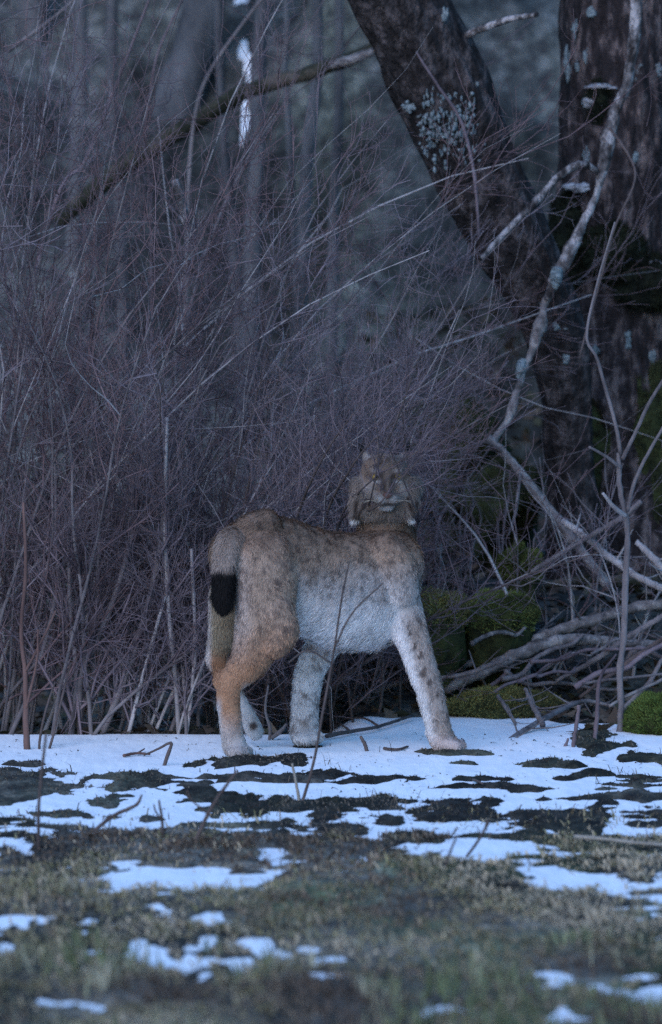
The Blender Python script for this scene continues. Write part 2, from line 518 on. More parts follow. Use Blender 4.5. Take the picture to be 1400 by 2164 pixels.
def rod_w(name, w, mat, parent=None, n=24, sides=8, rough=.12, seed=0, cap=True):
    c = catmull(w, n)
    r = np.random.default_rng(seed + 900)
    P, rad = c[:, :3], np.maximum(c[:, 3], .0006)
    P = P + np.cumsum(r.normal(0, 1, (n, 3)), axis=0) * (rad.mean() * .06)
    V, F = tubes(P[None], rad[None], sides)
    ctr = np.repeat(P, sides, axis=0)
    d = V - ctr
    s = (.5 if rough < .3 else 1.1) / max(rad.max(), .004)
    k = 1 + rough * 2 * (fbm(V[:, 0] * s, V[:, 1] * s, V[:, 2] * s * .6, seed=seed, octv=3) - .5)
    V = ctr + d * k[:, None]
    F3 = None
    if cap:
        a = len(V)
        V = np.vstack([V, P[0:1], P[-1:]])
        i = np.arange(sides); j = (i + 1) % sides
        e = (n - 1) * sides
        F3 = np.vstack([np.stack([np.full(sides, a), j, i], -1), np.stack([np.full(sides, a + 1), e + i, e + j], -1)])
    return make_obj(name, V, F, mat, parent, F3=F3)


def trunk(name, pts, mat, parent, n=90, sides=44, ridge=.10, seed=0, furrow=9, flare=0.0):
    w = np.array([[*at(p[0], p[1], p[2]), p[3] * mpp(p[2])] for p in pts])
    return trunk_w(name, w, mat, parent, n, sides, ridge, seed, furrow, flare)


def trunk_w(name, w, mat, parent, n=90, sides=44, ridge=.10, seed=0, furrow=9, flare=0.0):
    c = catmull(w, n)
    P, rad = c[:, :3], c[:, 3].copy()
    V, F = tubes(P[None], rad[None], sides)
    ctr = np.repeat(P, sides, axis=0)
    d = V - ctr
    ang = np.tile(np.arange(sides) / sides, n)
    L = np.repeat(np.concatenate([[0], np.cumsum(np.linalg.norm(np.diff(P, axis=0), axis=1))]), sides)
    ca, sa = np.cos(ang * 2 * math.pi), np.sin(ang * 2 * math.pi)
    big = fbm(ca * 1.1 + seed, sa * 1.1, L * 2.2, seed=seed, octv=3) - .5
    fur = np.abs(fbm(ca * furrow * .45, sa * furrow * .45, L * 3.2, seed=seed + 5, octv=3) - .5) * 2
    k = 1 + big * ridge * 2.4 + (fur - .3) * ridge
    V = ctr + d * k[:, None]
    return make_obj(name, V, F, mat, parent)


def grow(P, Rr, per, tmin, tmax, len0, len1, spread, up, seed, K=6, rfac=.55, wig=.10, bias=(0, 0, 0)):
    """twigs on polylines P (N,K0,3) -> (N*per, K, 3) and radii"""
    r = np.random.default_rng(seed)
    N, K0 = P.shape[:2]
    n = N * per
    src = np.repeat(np.arange(N), per)
    t = r.uniform(tmin, tmax, n) * (K0 - 1)
    i = np.clip(t.astype(int), 0, K0 - 2); f = (t - i)[:, None]
    p0 = P[src, i] * (1 - f) + P[src, i + 1] * f
    r0 = (Rr[src, i] * (1 - f[:, 0]) + Rr[src, i + 1] * f[:, 0]) * rfac
    T = P[src, i + 1] - P[src, i]; T /= np.linalg.norm(T, axis=1, keepdims=True) + 1e-9
    d = T + r.normal(0, spread, (n, 3)) + np.array([0, 0, up]) + np.array(bias)
    d /= np.linalg.norm(d, axis=1, keepdims=True)
    ln = r.uniform(len0, len1, n) * (1 - .35 * t / (K0 - 1))
    step = (ln / (K - 1))[:, None]
    out = np.empty((n, K, 3)); out[:, 0] = p0
    for k in range(1, K):
        d = d + r.normal(0, wig, (n, 3)) + np.array([0, 0, .06])
        d /= np.linalg.norm(d, axis=1, keepdims=True)
        out[:, k] = out[:, k - 1] + d * step
    rad = r0[:, None] * np.linspace(1, .35, K)[None]
    return out, rad


def crown(parent, tips, seed, mat, length=1.2):
    """bare limbs and twigs above; tips: list of (point, direction, radius)"""
    r = np.random.default_rng(seed)
    P, Rr = [], []
    for p, d, rad in tips:
        for k in range(4):
            dd = np.asarray(d, float) + r.normal(0, .55, 3); dd /= np.linalg.norm(dd)
            pts = [np.asarray(p, float)]
            for s in range(7):
                dd = dd + r.normal(0, .12, 3) + np.array([0, 0, .05]); dd /= np.linalg.norm(dd)
                pts.append(pts[-1] + dd * length / 3)
            P.append(pts); Rr.append(np.linspace(rad * .5, rad * .12, 8))
    P, Rr = np.array(P), np.array(Rr)
    V, F = tubes(P, Rr, 6)
    a, b = grow(P, Rr, 7, .25, 1, length * .4, length * .9, .5, .1, seed + 1)
    V2, F2 = tubes(a, b, 4)
    c, d = grow(a, b, 4, .2, 1, length * .15, length * .4, .5, .05, seed + 2)
    V3, F3 = tubes(c, np.maximum(d, .0015), 3)
    return make_obj('crown', np.vstack([V, V2, V3]), np.vstack([F, F2 + len(V), F3 + len(V) + len(V2)]), mat, parent)


def moss_blades(C, Nn, n, hmin, hmax, palette, seed, width=.0022):
    """short moss shoots from sample points C with normals Nn"""
    r = np.random.default_rng(seed)
    s = r.integers(0, len(C), n)
    p0 = C[s] + r.normal(0, .004, (n, 3))
    d = Nn[s] + r.normal(0, .45, (n, 3)); d /= np.linalg.norm(d, axis=1, keepdims=True)
    h = r.uniform(hmin, hmax, n)[:, None]
    side = np.cross(d, r.normal(0, 1, (n, 3))); side /= np.linalg.norm(side, axis=1, keepdims=True) + 1e-9
    w = side * width
    V = np.stack([p0 - w, p0 + w, p0 + d * h], 1).reshape(-1, 3)
    F3 = np.arange(n)[:, None] * 3 + np.array([[0, 1, 2]])
    pal = np.array(palette)
    t = np.clip(fbm(p0[:, 0] * 9, p0[:, 1] * 9, p0[:, 2] * 9, seed=seed) * 2 - .5 + r.normal(0, .15, n), 0, .999) * (len(pal) - 1)
    i = t.astype(int); f = (t - i)[:, None]
    c = (pal[i] * (1 - f) + pal[i + 1] * f) * r.uniform(.7, 1.3, n)[:, None]
    return V, F3, np.repeat(c, 3, axis=0)


GREEN = [(0.0405, 0.0486, 0.0162), (0.1013, 0.1188, 0.0351), (0.1755, 0.2093, 0.054), (0.243, 0.27, 0.0743)]
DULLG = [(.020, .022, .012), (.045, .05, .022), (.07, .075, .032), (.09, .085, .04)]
OLIVEG = [(0.0473, 0.0459, 0.0189), (0.108, 0.1013, 0.0405), (0.1755, 0.1647, 0.0594), (0.2295, 0.216, 0.0743)]
BLACKG = [(.008, .009, .006), (.014, .016, .009), (.022, .026, .012)]


def blob_verts(c, rx, ry, rz, seed, nu=40, nv=22, amp=.35, freq=3.0, low=-.5):
    u = np.linspace(0, 2 * math.pi, nu, endpoint=False); v = np.linspace(-.5 * math.pi, .5 * math.pi, nv)
    U, W = np.meshgrid(u, v)
    D = np.stack([np.cos(U) * np.cos(W), np.sin(U) * np.cos(W), np.sin(W)], -1)
    k = 1 + amp * 2 * (fbm(D[..., 0] * freq + seed, D[..., 1] * freq, D[..., 2] * freq, seed=seed, octv=4) - .5)
    V = c + D * k[..., None] * np.array([rx, ry, rz])
    idx = np.arange(nu * nv).reshape(nv, nu)
    a = idx[:-1]; b = np.roll(idx, -1, 1)[:-1]; c2 = np.roll(idx, -1, 1)[1:]; d = idx[1:]
    F = np.stack([a, b, c2, d], -1).reshape(-1, 4)
    return V.reshape(-1, 3), F, D.reshape(-1, 3)


def mossy(name, px, py, Y, rx, rz, ry, label, pal, seed, n=9000, h=(.008, .022), group=None, amp=.42, sink=.0):
    """hummock under a moss coat; px,py = centre; rx,rz in pixels, ry in metres"""
    s = mpp(Y)
    c = at(px, py, Y)
    t = thing(name, label, 'moss', group)
    V, F, D = blob_verts(c, rx * s, ry, rz * s, seed, amp=amp)
    gz = float(ground_z(c[0], c[1])[0][0])
    low = V[:, 2] < c[2]
    V[low, 2] = np.minimum(V[low, 2], c[2] - (c[2] - V[low, 2]) * max(1, (c[2] - gz + .05) / (rz * s)))
    V[low, 0] = c[0] + (V[low, 0] - c[0]) * .86
    make_obj('cushion', V, F, M['moss_base'], t)  # dark lower part, left without shoots, stands in for the shadow under the hummock
    Nn = D / np.array([rx * s, ry, rz * s]); Nn /= np.linalg.norm(Nn, axis=1, keepdims=True)
    Nn[:, 2] = np.where(low, np.abs(Nn[:, 2]) * .2, Nn[:, 2])
    # denser samples: midpoints of random quads
    r = np.random.default_rng(seed)
    q = r.integers(0, len(F), 14000); wts = r.dirichlet([1, 1, 1, 1], 14000)
    Cp = (V[F[q]] * wts[..., None]).sum(1); Np = (Nn[F[q]] * wts[..., None]).sum(1)
    Np /= np.linalg.norm(Np, axis=1, keepdims=True) + 1e-9
    ok = Cp[:, 2] > c[2] - rz * s * (.1 + .75 * fbm(Cp[:, 0] * 14, Cp[:, 1] * 14, seed=seed))  # shoots on the upper part only, so the painted-in shadow below stays dark
    Cp, Np = Cp[ok], Np[ok]
    v, f3, col = moss_blades(Cp, Np, n * 2, h[0] * .6, h[1] * .6, pal, seed + 3, width=.0014)
    tag(make_obj('moss_shoots', v, None, M['moss'], t, F3=f3, col=col, smooth=False), kind='stuff')
    return t


def lichen_patch(px, py, Y, r1, r2, parent, seed, name='lichen', mat='lichen', th=.008):
    """crusty patch: a cluster of small flat lobes grown together"""
    s = mpp(Y); r = np.random.default_rng(seed)
    Vs, Fs, o = [], [], 0
    for k in range(16):
        a = r.uniform(0, 6.28); q = r.uniform(0, 1) ** .6 if k else 0
        f = r.uniform(.25, .55) * (1.25 - .6 * q)
        c = at(px + r1 * q * math.cos(a) * .9, py + r2 * q * math.sin(a) * .9, Y)
        V, F, D = blob_verts(c, r1 * s * f, th, r2 * s * f * (1 if mat == 'lichen' else 1.5), seed * 31 + k, nu=10, nv=7, amp=.6, freq=2.6)
        Vs.append(V); Fs.append(F + o); o += len(V)
    return tag(make_obj(name, np.vstack(Vs), np.vstack(Fs), M[mat], parent), kind='stuff')


# ---- the leaning lichened trunk
t = thing('leaning_tree', 'dark leaning tree trunk spotted with pale blue-green lichen', 'tree')
LT = [(1225, 1330, 2.35, 74), (1212, 1130, 2.3, 60), (1200, 960, 2.25, 54), (1192, 820, 2.2, 58), (1155, 660, 2.15, 70), (1080, 490, 2.1, 84), (990, 310, 2.05, 92), (908, 130, 2.0, 96),
      (845, 0, 1.95, 96), (770, -170, 1.9, 92), (640, -420, 1.9, 76), (560, -700, 1.95, 60)]
trunk('trunk', LT, M['bark_dark'], t, ridge=.22, seed=3, n=240, sides=72, furrow=16)
top = at(560, -700, 1.95)
crown(t, [(top, (-.3, .1, .9), .09)], 300, M['bark_dark'], 1.4)
for k, (x, y, a, b) in enumerate([(838, 52, 26, 17), (893, 60, 20, 13), (903, 92, 26, 13), (856, 78, 9, 9), (940, 30, 9, 18), (866, 226, 17, 13), (895, 281, 9, 9), (921, 303, 13, 9),
                                  (942, 160, 9, 8), (1007, 178, 6, 7), (868, 20, 12, 8), (820, 10, 11, 14), (1020, 330, 8, 12), (1040, 420, 10, 9), (960, 400, 7, 10), (1110, 560, 9, 14), (1150, 640, 10, 8), (1180, 690, 20, 9), (1196, 760, 9, 12), (1000, 210, 8, 6), (985, 350, 9, 10)]):
    lichen_patch(x, y, 1.862 + .0003 * y, a, b, t, 400 + k)
# the bushy lichen on it: many small lobes
Vs, Fs, o = [], [], 0
for k in range(420):
    a = RNG.uniform(0, 6.28); rr = math.sqrt(RNG.uniform(0, 1))
    x, y = 950 + 72 * rr * math.cos(a), 240 + 62 * rr * math.sin(a)
    if RNG.uniform() < .25: y += RNG.uniform(10, 80); x += RNG.uniform(0, 30)
    V, F, D = blob_verts(at(x, y, 1.92 - .035 * RNG.uniform() + (.03 if abs(x - 950) > 55 else 0)), .0055 * RNG.uniform(.4, 1.3), .008, .008 * RNG.uniform(.4, 1.4), k, nu=8, nv=6, amp=.4)
    Vs.append(V); Fs.append(F + o); o += len(V)
tag(make_obj('bushy_lichen', np.vstack(Vs), np.vstack(Fs), M['lichen'], t), kind='stuff')
rod('branch_stub', [(975, 85, 1.98, 9), (1015, 62, 1.9, 8), (1070, 42, 1.85, 7), (1138, 28, 1.8, 5)], M['birch'], t, seed=5)
rod('dead_twig', [(880, 110, 1.85, 2.6), (925, 180, 1.8, 3), (975, 260, 1.78, 3.2), (1003, 380, 1.76, 3.4), (1012, 500, 1.75, 2.6)], M['twig'], t, seed=6, n=60, rough=.4)

# ---- the big furrowed trunk
t = thing('big_tree', 'massive dark furrowed tree trunk with black moss and shed snow', 'tree')
BT = [(1345, 1420, 2.8, 235), (1335, 1220, 2.8, 190), (1325, 1050, 2.8, 162), (1320, 850, 2.8, 148), (1318, 600, 2.8, 142), (1312, 300, 2.8, 134), (1305, 0, 2.8, 126), (1296, -400, 2.8, 112), (1290, -900, 2.8, 90)]
trunk('trunk', BT, M['bark_big'], t, ridge=.17, seed=13, furrow=26, n=260, sides=110)
crown(t, [(at(1290, -900, 2.8), (0, 0, 1), .13)], 310, M['bark_big'], 1.8)


def on_big(px, py, sink=.0):
    w = np.array([[*at(p[0], p[1], p[2]), p[3] * mpp(p[2])] for p in BT])
    z = at(px, py, 2.7)[2]; x = at(px, py, 2.7)[0]
    o = np.argsort(w[:, 2])
    cx = np.interp(z, w[o, 2], w[o, 0]); rr = np.interp(z, w[o, 2], w[o, 3])
    return 2.8 - math.sqrt(max(rr * rr - (x - cx) ** 2, (rr * .25) ** 2)) + sink


def moss_pad(px, py, Y, rx, rz, ry, parent, pal, seed, n=5000, h=(.01, .03)):
    Y = on_big(px, py, .01)
    s = mpp(Y); c = at(px, py, Y)
    V, F, D = blob_verts(c, rx * s, ry, rz * s, seed, nu=30, nv=18, amp=.45, freq=2.2)
    p = make_obj('moss_pad', V, F, M['moss_base'] if pal is not BLACKG else M['black_moss'], parent)
    r = np.random.default_rng(seed)
    q = r.integers(0, len(F), 4000); wts = r.dirichlet([1, 1, 1, 1], 4000)
    Cp = (V[F[q]] * wts[..., None]).sum(1); Np = (D[F[q]] * wts[..., None]).sum(1)
    v, f3, col = moss_blades(Cp, Np, n, h[0], h[1], pal, seed + 3)
    tag(make_obj('moss_shoots', v, None, M['moss'], p, F3=f3, col=col, smooth=False), kind='stuff')


moss_pad(1205, 505, 2.42, 50, 85, .08, t, BLACKG, 500)
moss_pad(1300, 530, 2.40, 60, 58, .07, t, BLACKG, 501)
moss_pad(1385, 600, 2.42, 90, 50, .10, t, BLACKG, 502)
moss_pad(1265, 215, 2.45, 24, 38, .06, t, BLACKG, 503, n=2000)
moss_pad(1375, 980, 2.50, 60, 190, .05, t, DULLG[:3], 504, n=7000)
moss_pad(1255, 980, 2.60, 50, 130, .05, t, [(.02, .014, .008), (.04, .028, .014), (.06, .045, .02)], 505, n=3500)


def snow_pad(px, py, Y, rx, rz, parent, seed):
    lichen_patch(px, py, on_big(px, py, -.015), rx, rz, parent, 900 + seed, 'snow_pad', 'old_snow', .03)


snow_pad(1255, 217, 2.38, 25, 12, t, 1)
snow_pad(1272, 183, 2.36, 34, 6, t, 2)
snow_pad(1222, 397, 2.26, 30, 9, t, 3)
snow_pad(1388, 558, 2.3, 18, 8, t, 4)
for k, (x, y, a, b) in enumerate([(1200, 140, 9, 40), (1222, 140, 6, 14), (1352, 165, 10, 34), (1250, 26, 14, 12), (1240, 120, 7, 20), (1215, 60, 8, 22), (1390, 150, 9, 16), (1330, 720, 10, 20), (1260, 740, 9, 12), (1380, 760, 12, 22), (1240, 330, 8, 20), (1340, 330, 10, 26)]):
    lichen_patch(x, y, on_big(x, y, -.002), a, b, t, 520 + k)

t = thing('forked_tree', 'pale grey rear trunk standing behind the massive furrowed tree', 'tree')
trunk('trunk', [(1430, 1300, 3.9, 95), (1425, 900, 3.9, 80), (1415, 500, 3.9, 72), (1405, 200, 3.9, 66), (1400, -400, 3.9, 58)], M['bark_grey'], t, ridge=.08, seed=23)
crown(t, [(at(1400, -400, 3.9), (.1, 0, 1), .09)], 320, M['bark_grey'], 1.4)

# ---- broken pale sapling hung up in front of the trunks, and its arching limb
t = thing('broken_sapling', 'dead pale peeling sapling hung up against the dark trunks', 'dead tree')
rod('stem', [(1352, -120, 2.0, 13), (1340, 60, 2.0, 13), (1318, 190, 2.0, 10), (1300, 235, 2.0, 13), (1285, 300, 2.0, 15), (1268, 400, 2.0, 8), (1240, 460, 1.98, 9), (1205, 530, 1.95, 14), (1172, 590, 1.93, 12), (1160, 620, 1.92, 6)], M['birch'], t, n=100, sides=12, rough=.5, seed=31)
rod('lower_stem', [(1166, 606, 1.94, 9), (1150, 650, 1.92, 8), (1138, 690, 1.9, 13), (1120, 745, 1.89, 8), (1104, 790, 1.88, 7), (1080, 870, 1.85, 9), (1062, 900, 1.84, 6), (1035, 935, 1.82, 8)], M['bark_log'], t, n=70, sides=10, rough=.6, seed=39)
rod('limb', [(1262, 362, 1.98, 7), (1228, 346, 1.93, 8), (1180, 375, 1.9, 8), (1120, 440, 1.87, 8), (1070, 490, 1.85, 7), (1015, 550, 1.82, 5)], M['birch'], t, seed=32, n=60, rough=.35)
rod('knob', [(1178, 565, 1.88, 10), (1172, 590, 1.87, 13), (1168, 612, 1.87, 4)], M['lichen'], t, seed=33, rough=.4)
rod('knob', [(1108, 760, 1.84, 7), (1104, 775, 1.83, 11), (1100, 800, 1.83, 4)], M['lichen'], t, seed=34, rough=.4)
rod('side_twig', [(1290, 270, 1.97, 3), (1335, 340, 1.9, 2.6), (1340, 390, 1.85, 2.2), (1300, 480, 1.8, 2.2), (1270, 590, 1.76, 2), (1240, 700, 1.74, 2), (1225, 760, 1.72, 1.5)], M['dark_stem'], t, seed=35)

t = thing('leaning_pole', 'grey dead pole slanting down from the broken sapling to the brush pile', 'pole')
rod('stem', [(1030, 925, 1.78, 10), (1070, 965, 1.76, 10), (1130, 1040, 1.73, 11), (1190, 1110, 1.7, 11), (1240, 1178, 1.66, 11), (1285, 1240, 1.62, 10)], M['bark_log'], t, seed=36, n=90, sides=12, rough=.32)
rod('twig', [(1062, 955, 1.76, 4), (1020, 935, 1.7, 4), (970, 965, 1.66, 3)], M['dark_stem'], t, seed=37)
rod('twig', [(1100, 1000, 1.73, 3), (1090, 1080, 1.65, 3), (1075, 1130, 1.6, 2)], M['stem'], t, seed=38)

# ---- brush pile: every pole is a thing
BR = [  # name, label, points, material
    ('fallen_pole', 'long grey dead pole sloping over the top of the brush pile', [(915, 1425, 1.25, 8), (1050, 1385, 1.3, 10), (1180, 1330, 1.35, 12), (1320, 1290, 1.42, 12), (1460, 1270, 1.5, 11)], 'bark_log'),
    ('fallen_pole', 'thick mossy-barked dead pole lying under the long grey pole', [(940, 1460, 1.18, 11), (1030, 1415, 1.2, 13), (1110, 1375, 1.24, 14), (1200, 1352, 1.3, 13), (1300, 1360, 1.38, 11), (1460, 1372, 1.46, 10)], 'bark_log'),
    ('fallen_pole', 'mossy horizontal pole above the green moss hummocks', [(1040, 1262, 1.7, 6), (1120, 1240, 1.7, 8), (1200, 1228, 1.72, 9), (1300, 1225, 1.75, 9), (1440, 1250, 1.8, 8)], 'bark_mosslog'),
    ('dead_branch', 'straight pale branch running down right from the slanting dead pole', [(1190, 1100, 1.55, 7), (1250, 1145, 1.5, 8), (1330, 1208, 1.45, 8), (1440, 1265, 1.4, 7)], 'pale_stem'),
    ('dead_branch', 'slim branch rising across the slanting dead pole', [(1040, 1262, 1.55, 3.5), (1150, 1195, 1.5, 5), (1250, 1135, 1.45, 5.5), (1310, 1100, 1.42, 6), (1358, 1062, 1.4, 5)], 'stem'),
    ('dead_branch', 'short pale pointed branch beside the forked sapling', [(1345, 1145, 1.3, 6), (1390, 1190, 1.28, 8), (1450, 1245, 1.25, 8)], 'pale_stem'),
    ('dead_branch', 'thin branch sloping up through the dark hollow of the brush pile', [(1175, 1440, 1.2, 4), (1250, 1400, 1.2, 6), (1330, 1345, 1.2, 6), (1430, 1285, 1.2, 6)], 'stem'),
    ('dead_branch', 'thin reddish branch low in the brush pile hollow', [(1225, 1475, 1.1, 4), (1300, 1420, 1.1, 5), (1370, 1370, 1.1, 5), (1450, 1320, 1.1, 5)], 'dark_stem'),
    ('dead_branch', 'crooked low branch at the back of the brush pile', [(1300, 1440, 1.3, 4), (1345, 1375, 1.28, 5), (1400, 1395, 1.26, 5), (1460, 1420, 1.24, 5)], 'stem'),
    ('dead_branch', 'bowed branch bridging from the snow to the brush pile', [(1065, 1588, .35, 5), (1075, 1565, .4, 6), (1130, 1530, .6, 6), (1180, 1500, .8, 6), (1235, 1478, .95, 5), (1300, 1490, 1.0, 4)], 'stem'),
    ('dead_branch', 'stubby stick leaning on the bowed branch', [(1110, 1455, .75, 4), (1128, 1490, .68, 6), (1146, 1530, .6, 6)], 'stem'),
    ('dead_branch', 'slim green-grey stick leaning on the low moss hummock', [(1052, 1470, .85, 4), (1072, 1500, .82, 4), (1092, 1535, .8, 3)], 'stem'),
    ('dead_branch', 'forked grey branch between the two long poles', [(930, 1432, 1.15, 3.5), (985, 1422, 1.12, 5), (1040, 1400, 1.1, 5), (1075, 1385, 1.1, 3)], 'stem'),
    ('dead_branch', 'grey stick lying behind the standing foreleg', [(690, 1445, 1.5, 5), (740, 1436, 1.5, 6), (800, 1424, 1.5, 5)], 'bark_log'),
    ('dead_branch', 'pale stick sloping up behind the reaching foreleg', [(750, 1478, 1.3, 5), (800, 1460, 1.32, 6), (880, 1432, 1.35, 6), (960, 1415, 1.38, 5)], 'stem'),
    ('dead_branch', 'thin stick crossing behind the belly', [(690, 1405, 1.45, 4), (715, 1440, 1.42, 5), (745, 1480, 1.4, 4)], 'stem'),
    ('dead_branch', 'rotten knotted root end poking from snow below the belly', [(690, 1420, 1.6, 8), (720, 1405, 1.55, 16), (760, 1400, 1.55, 12)], 'bark_mosslog'),
]
for k, (nm, lab, pts, mt) in enumerate(BR):
    t = thing(nm, lab, 'branch' if nm == 'dead_branch' else 'pole')
    rod('stem', pts, M[mt], t, n=80, sides=10, rough=.34, seed=600 + k)
    # side twigs, joined with each other
    w = np.array([at(p[0], p[1], p[2]) for p in pts]); rr = np.array([p[3] * mpp(p[2]) for p in pts])
    c = catmull(w, 12)[None]; cr = catmull(rr[:, None], 12)[:, 0][None]
    a, b = grow(c, cr, 6, .1, .95, .05, .22, .8, .1, 640 + k, rfac=.35)
    for i in range(len(a)):
        V, F = tubes(a[i:i + 1], np.maximum(b[i:i + 1], .001), 4)
        make_obj('side_twig', V, F, M[mt], t)

r = np.random.default_rng(66)
for k in range(16):
    x, y = r.uniform(930, 1400), r.uniform(1300, 1490); Y = r.uniform(.95, 1.3)
    a = r.normal(.42, .35); L = r.uniform(110, 300); rad = r.uniform(2.4, 5.5)
    t = thing('dead_branch', 'thin grey dead stick tangled in the brush pile', 'branch', 'loose sticks of the brush pile')
    rod('stem', [(x + L * q * math.cos(a) + r.normal(0, 5), y - L * q * math.sin(a) + r.normal(0, 6), Y + .15 * q, rad * (1 - .4 * q)) for q in np.linspace(-.5, .5, 6)], M[['stem', 'bark_log', 'twig'][k % 3]], t, n=50, sides=8, rough=.35, seed=680 + k)

# finer brush in the pile
r = np.random.default_rng(77)
P = []
for k in range(150):
    x, y = r.uniform(900, 1460), r.uniform(1330, 1500)
    Y = r.uniform(1.4, 2.0)
    a = r.normal(.45, .6); L = r.uniform(40, 200)
    q = [at(x + L * s * math.cos(a), y - L * s * math.sin(a) + r.normal(0, 3), Y + r.normal(0, .05)) for s in np.linspace(-.5, .5, 6)]
    P.append(q)
for k in range(140):
    x, y = r.uniform(560, 900), r.uniform(1300, 1490)
    Y = r.uniform(1.2, 2.4)
    a = r.normal(.6, .7); L = r.uniform(40, 200)
    P.append([at(x + L * s * math.cos(a), y - L * s * math.sin(a) + r.normal(0, 3), Y + r.normal(0, .05)) for s in np.linspace(-.5, .5, 6)])
P = np.array(P)
P[:, :, 2] = np.maximum(P[:, :, 2], ground_z(P[..., 0].ravel(), P[..., 1].ravel())[0].reshape(P.shape[:2]) - .01)
V, F = tubes(P, r.uniform(.0015, .0045, len(P))[:, None] * np.linspace(1, .5, 6)[None], 4)
tag(make_obj('brushwood', V, F, M['stem']), 'tangle of thin dead sticks filling the brush pile', 'brushwood', kind='stuff')

# ---- upright saplings by the brush pile
t = thing('forked_sapling', 'young forked sapling standing in front of the brush pile', 'sapling')
rod('stem', [(1305, 1605, .55, 7.5), (1314, 1500, .58, 7), (1312, 1420, .6, 7), (1322, 1340, .6, 6.5), (1326, 1240, .62, 7), (1331, 1120, .64, 6), (1316, 1020, .64, 5.5), (1312, 950, .64, 5)], M['stem'], t, n=80, seed=701, rough=.4)
rod('fork', [(1312, 960, .64, 5), (1302, 900, .62, 4), (1280, 820, .6, 4), (1262, 755, .58, 3.5), (1240, 710, .56, 3), (1262, 600, .54, 2.5), (1300, 470, .5, 2)], M['stem'], t, seed=702)
rod('fork', [(1316, 970, .64, 5), (1340, 920, .6, 4), (1372, 850, .57, 4), (1420, 770, .55, 3)], M['stem'], t, seed=703)
rod('fork', [(1326, 1080, .64, 4.5), (1345, 1010, .6, 4), (1380, 940, .57, 3.5), (1430, 860, .55, 3)], M['stem'], t, seed=704)
rod('fork', [(1312, 990, .64, 4), (1280, 965, .6, 3.5), (1245, 945, .56, 2.5)], M['stem'], t, seed=705)
rod('fork', [(1322, 1090, .62, 4.5), (1300, 1070, .58, 5), (1275, 1040, .55, 3)], M['pale_stem'], t, seed=706)
SAP = [('thin weathered stake standing in snow beside the forked sapling', [(1212, 1602, .1, 6), (1216, 1550, .1, 6), (1222, 1490, .12, 5)], 'stem'),
       ('knobbly thin stake between the weathered stake and the forked sapling', [(1256, 1590, .3, 6), (1262, 1500, .32, 6), (1266, 1435, .35, 5), (1300, 1380, .4, 3)], 'stem'),
       ('short dark peg at the foot of the weathered stake', [(1190, 1600, .12, 5), (1192, 1583, .12, 5), (1202, 1560, .14, 3)], 'dark_stem')]
for k, (lab, pts, mt) in enumerate(SAP):
    t = tag(rod('dead_stake', [(a, b, c, d * .75) for a, b, c, d in pts], M['twig'], None, n=40, seed=720 + k, rough=.45), lab, 'stake')
# thin whips rising between the lynx and the brush pile
r = np.random.default_rng(88)
WH = [(1165, 1350, 1135, 960), (1070, 1380, 1060, 1080), (1130, 1330, 1140, 1120), (935, 1380, 945, 1090), (985, 1320, 975, 960), (900, 1300, 915, 1040), (1015, 1260, 1000, 930), (1060, 1330, 1075, 1000), (905, 1200, 960, 1010), (925, 1180, 890, 1080), (960, 1210, 1010, 1020)]
for k, (x0, y0, x1, y1) in enumerate(WH):
    Y = r.uniform(1.5, 2.1)
    t = thing('bare_whip', 'thin bare upright whip growing between the lynx and the brush pile', 'sapling', 'bare whips by the brush pile')
    pts = [(x0 + (x1 - x0) * s + r.normal(0, 15), y0 + (y1 - y0) * s + r.normal(0, 8), Y + .05 * s + r.normal(0, .02), (2.8 - 1.7 * s) * (1 + .35 * (k % 3))) for s in np.linspace(0, 1, 7)]
    g = ground_z(at(*pts[0][:3])[0], Y)[0][0]
    w = np.array([[*at(p[0], p[1], p[2]), p[3] * mpp(p[2])] for p in pts])
    w = np.vstack([[w[0, 0] + r.normal(0, .02), w[0, 1], g - .02, w[0, 3] * 1.1], w])
    rod_w('stem', w, M['twig'] if k % 3 else M['stem'], t, n=30, sides=6, seed=760 + k)
    a, b = grow(catmull(w[:, :3], 14)[None], np.linspace(.004, .0015, 14)[None], 8, .1, 1, .06, .25, .7, .05, 780 + k, rfac=.5, wig=.2)
    for i in range(len(a)):
        V, F = tubes(a[i:i + 1], np.maximum(b[i:i + 1], .0008), 3)
        make_obj('side_twig', V, F, M['twig'], t)

# ---- moss hummocks
mossy('moss_hummock', 1100, 1205, 1.6, 44, 44, .10, 'rounded yellow-green moss knob under the slanting dead pole', GREEN, 801)
mossy('moss_hummock', 925, 1300, 1.25, 66, 50, .12, 'olive moss hummock right beside the lynx chest', OLIVEG, 802)
mossy('moss_hummock', 1050, 1305, 1.35, 88, 52, .13, 'wide dark green moss hummock below the moss knob', GREEN, 803)
mossy('moss_hummock', 1060, 1500, 1.12, 125, 42, .12, 'low moss hummock at the snow edge behind the reaching foreleg', OLIVEG, 804, n=12000)
mossy('moss_hummock', 1395, 1535, .62, 75, 62, .14, 'bright green moss hummock at the snow edge by the forked sapling', [(.025, .04, .010), (.05, .075, .018), (.085, .125, .03), (.11, .15, .04)], 805, n=12000, h=(.012, .03))
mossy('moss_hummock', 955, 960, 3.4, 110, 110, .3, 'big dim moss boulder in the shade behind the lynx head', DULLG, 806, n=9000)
mossy('moss_hummock', 1060, 1060, 3.2, 90, 100, .3, 'dim mossy boulder behind the slanting dead pole', DULLG, 807, n=9000)

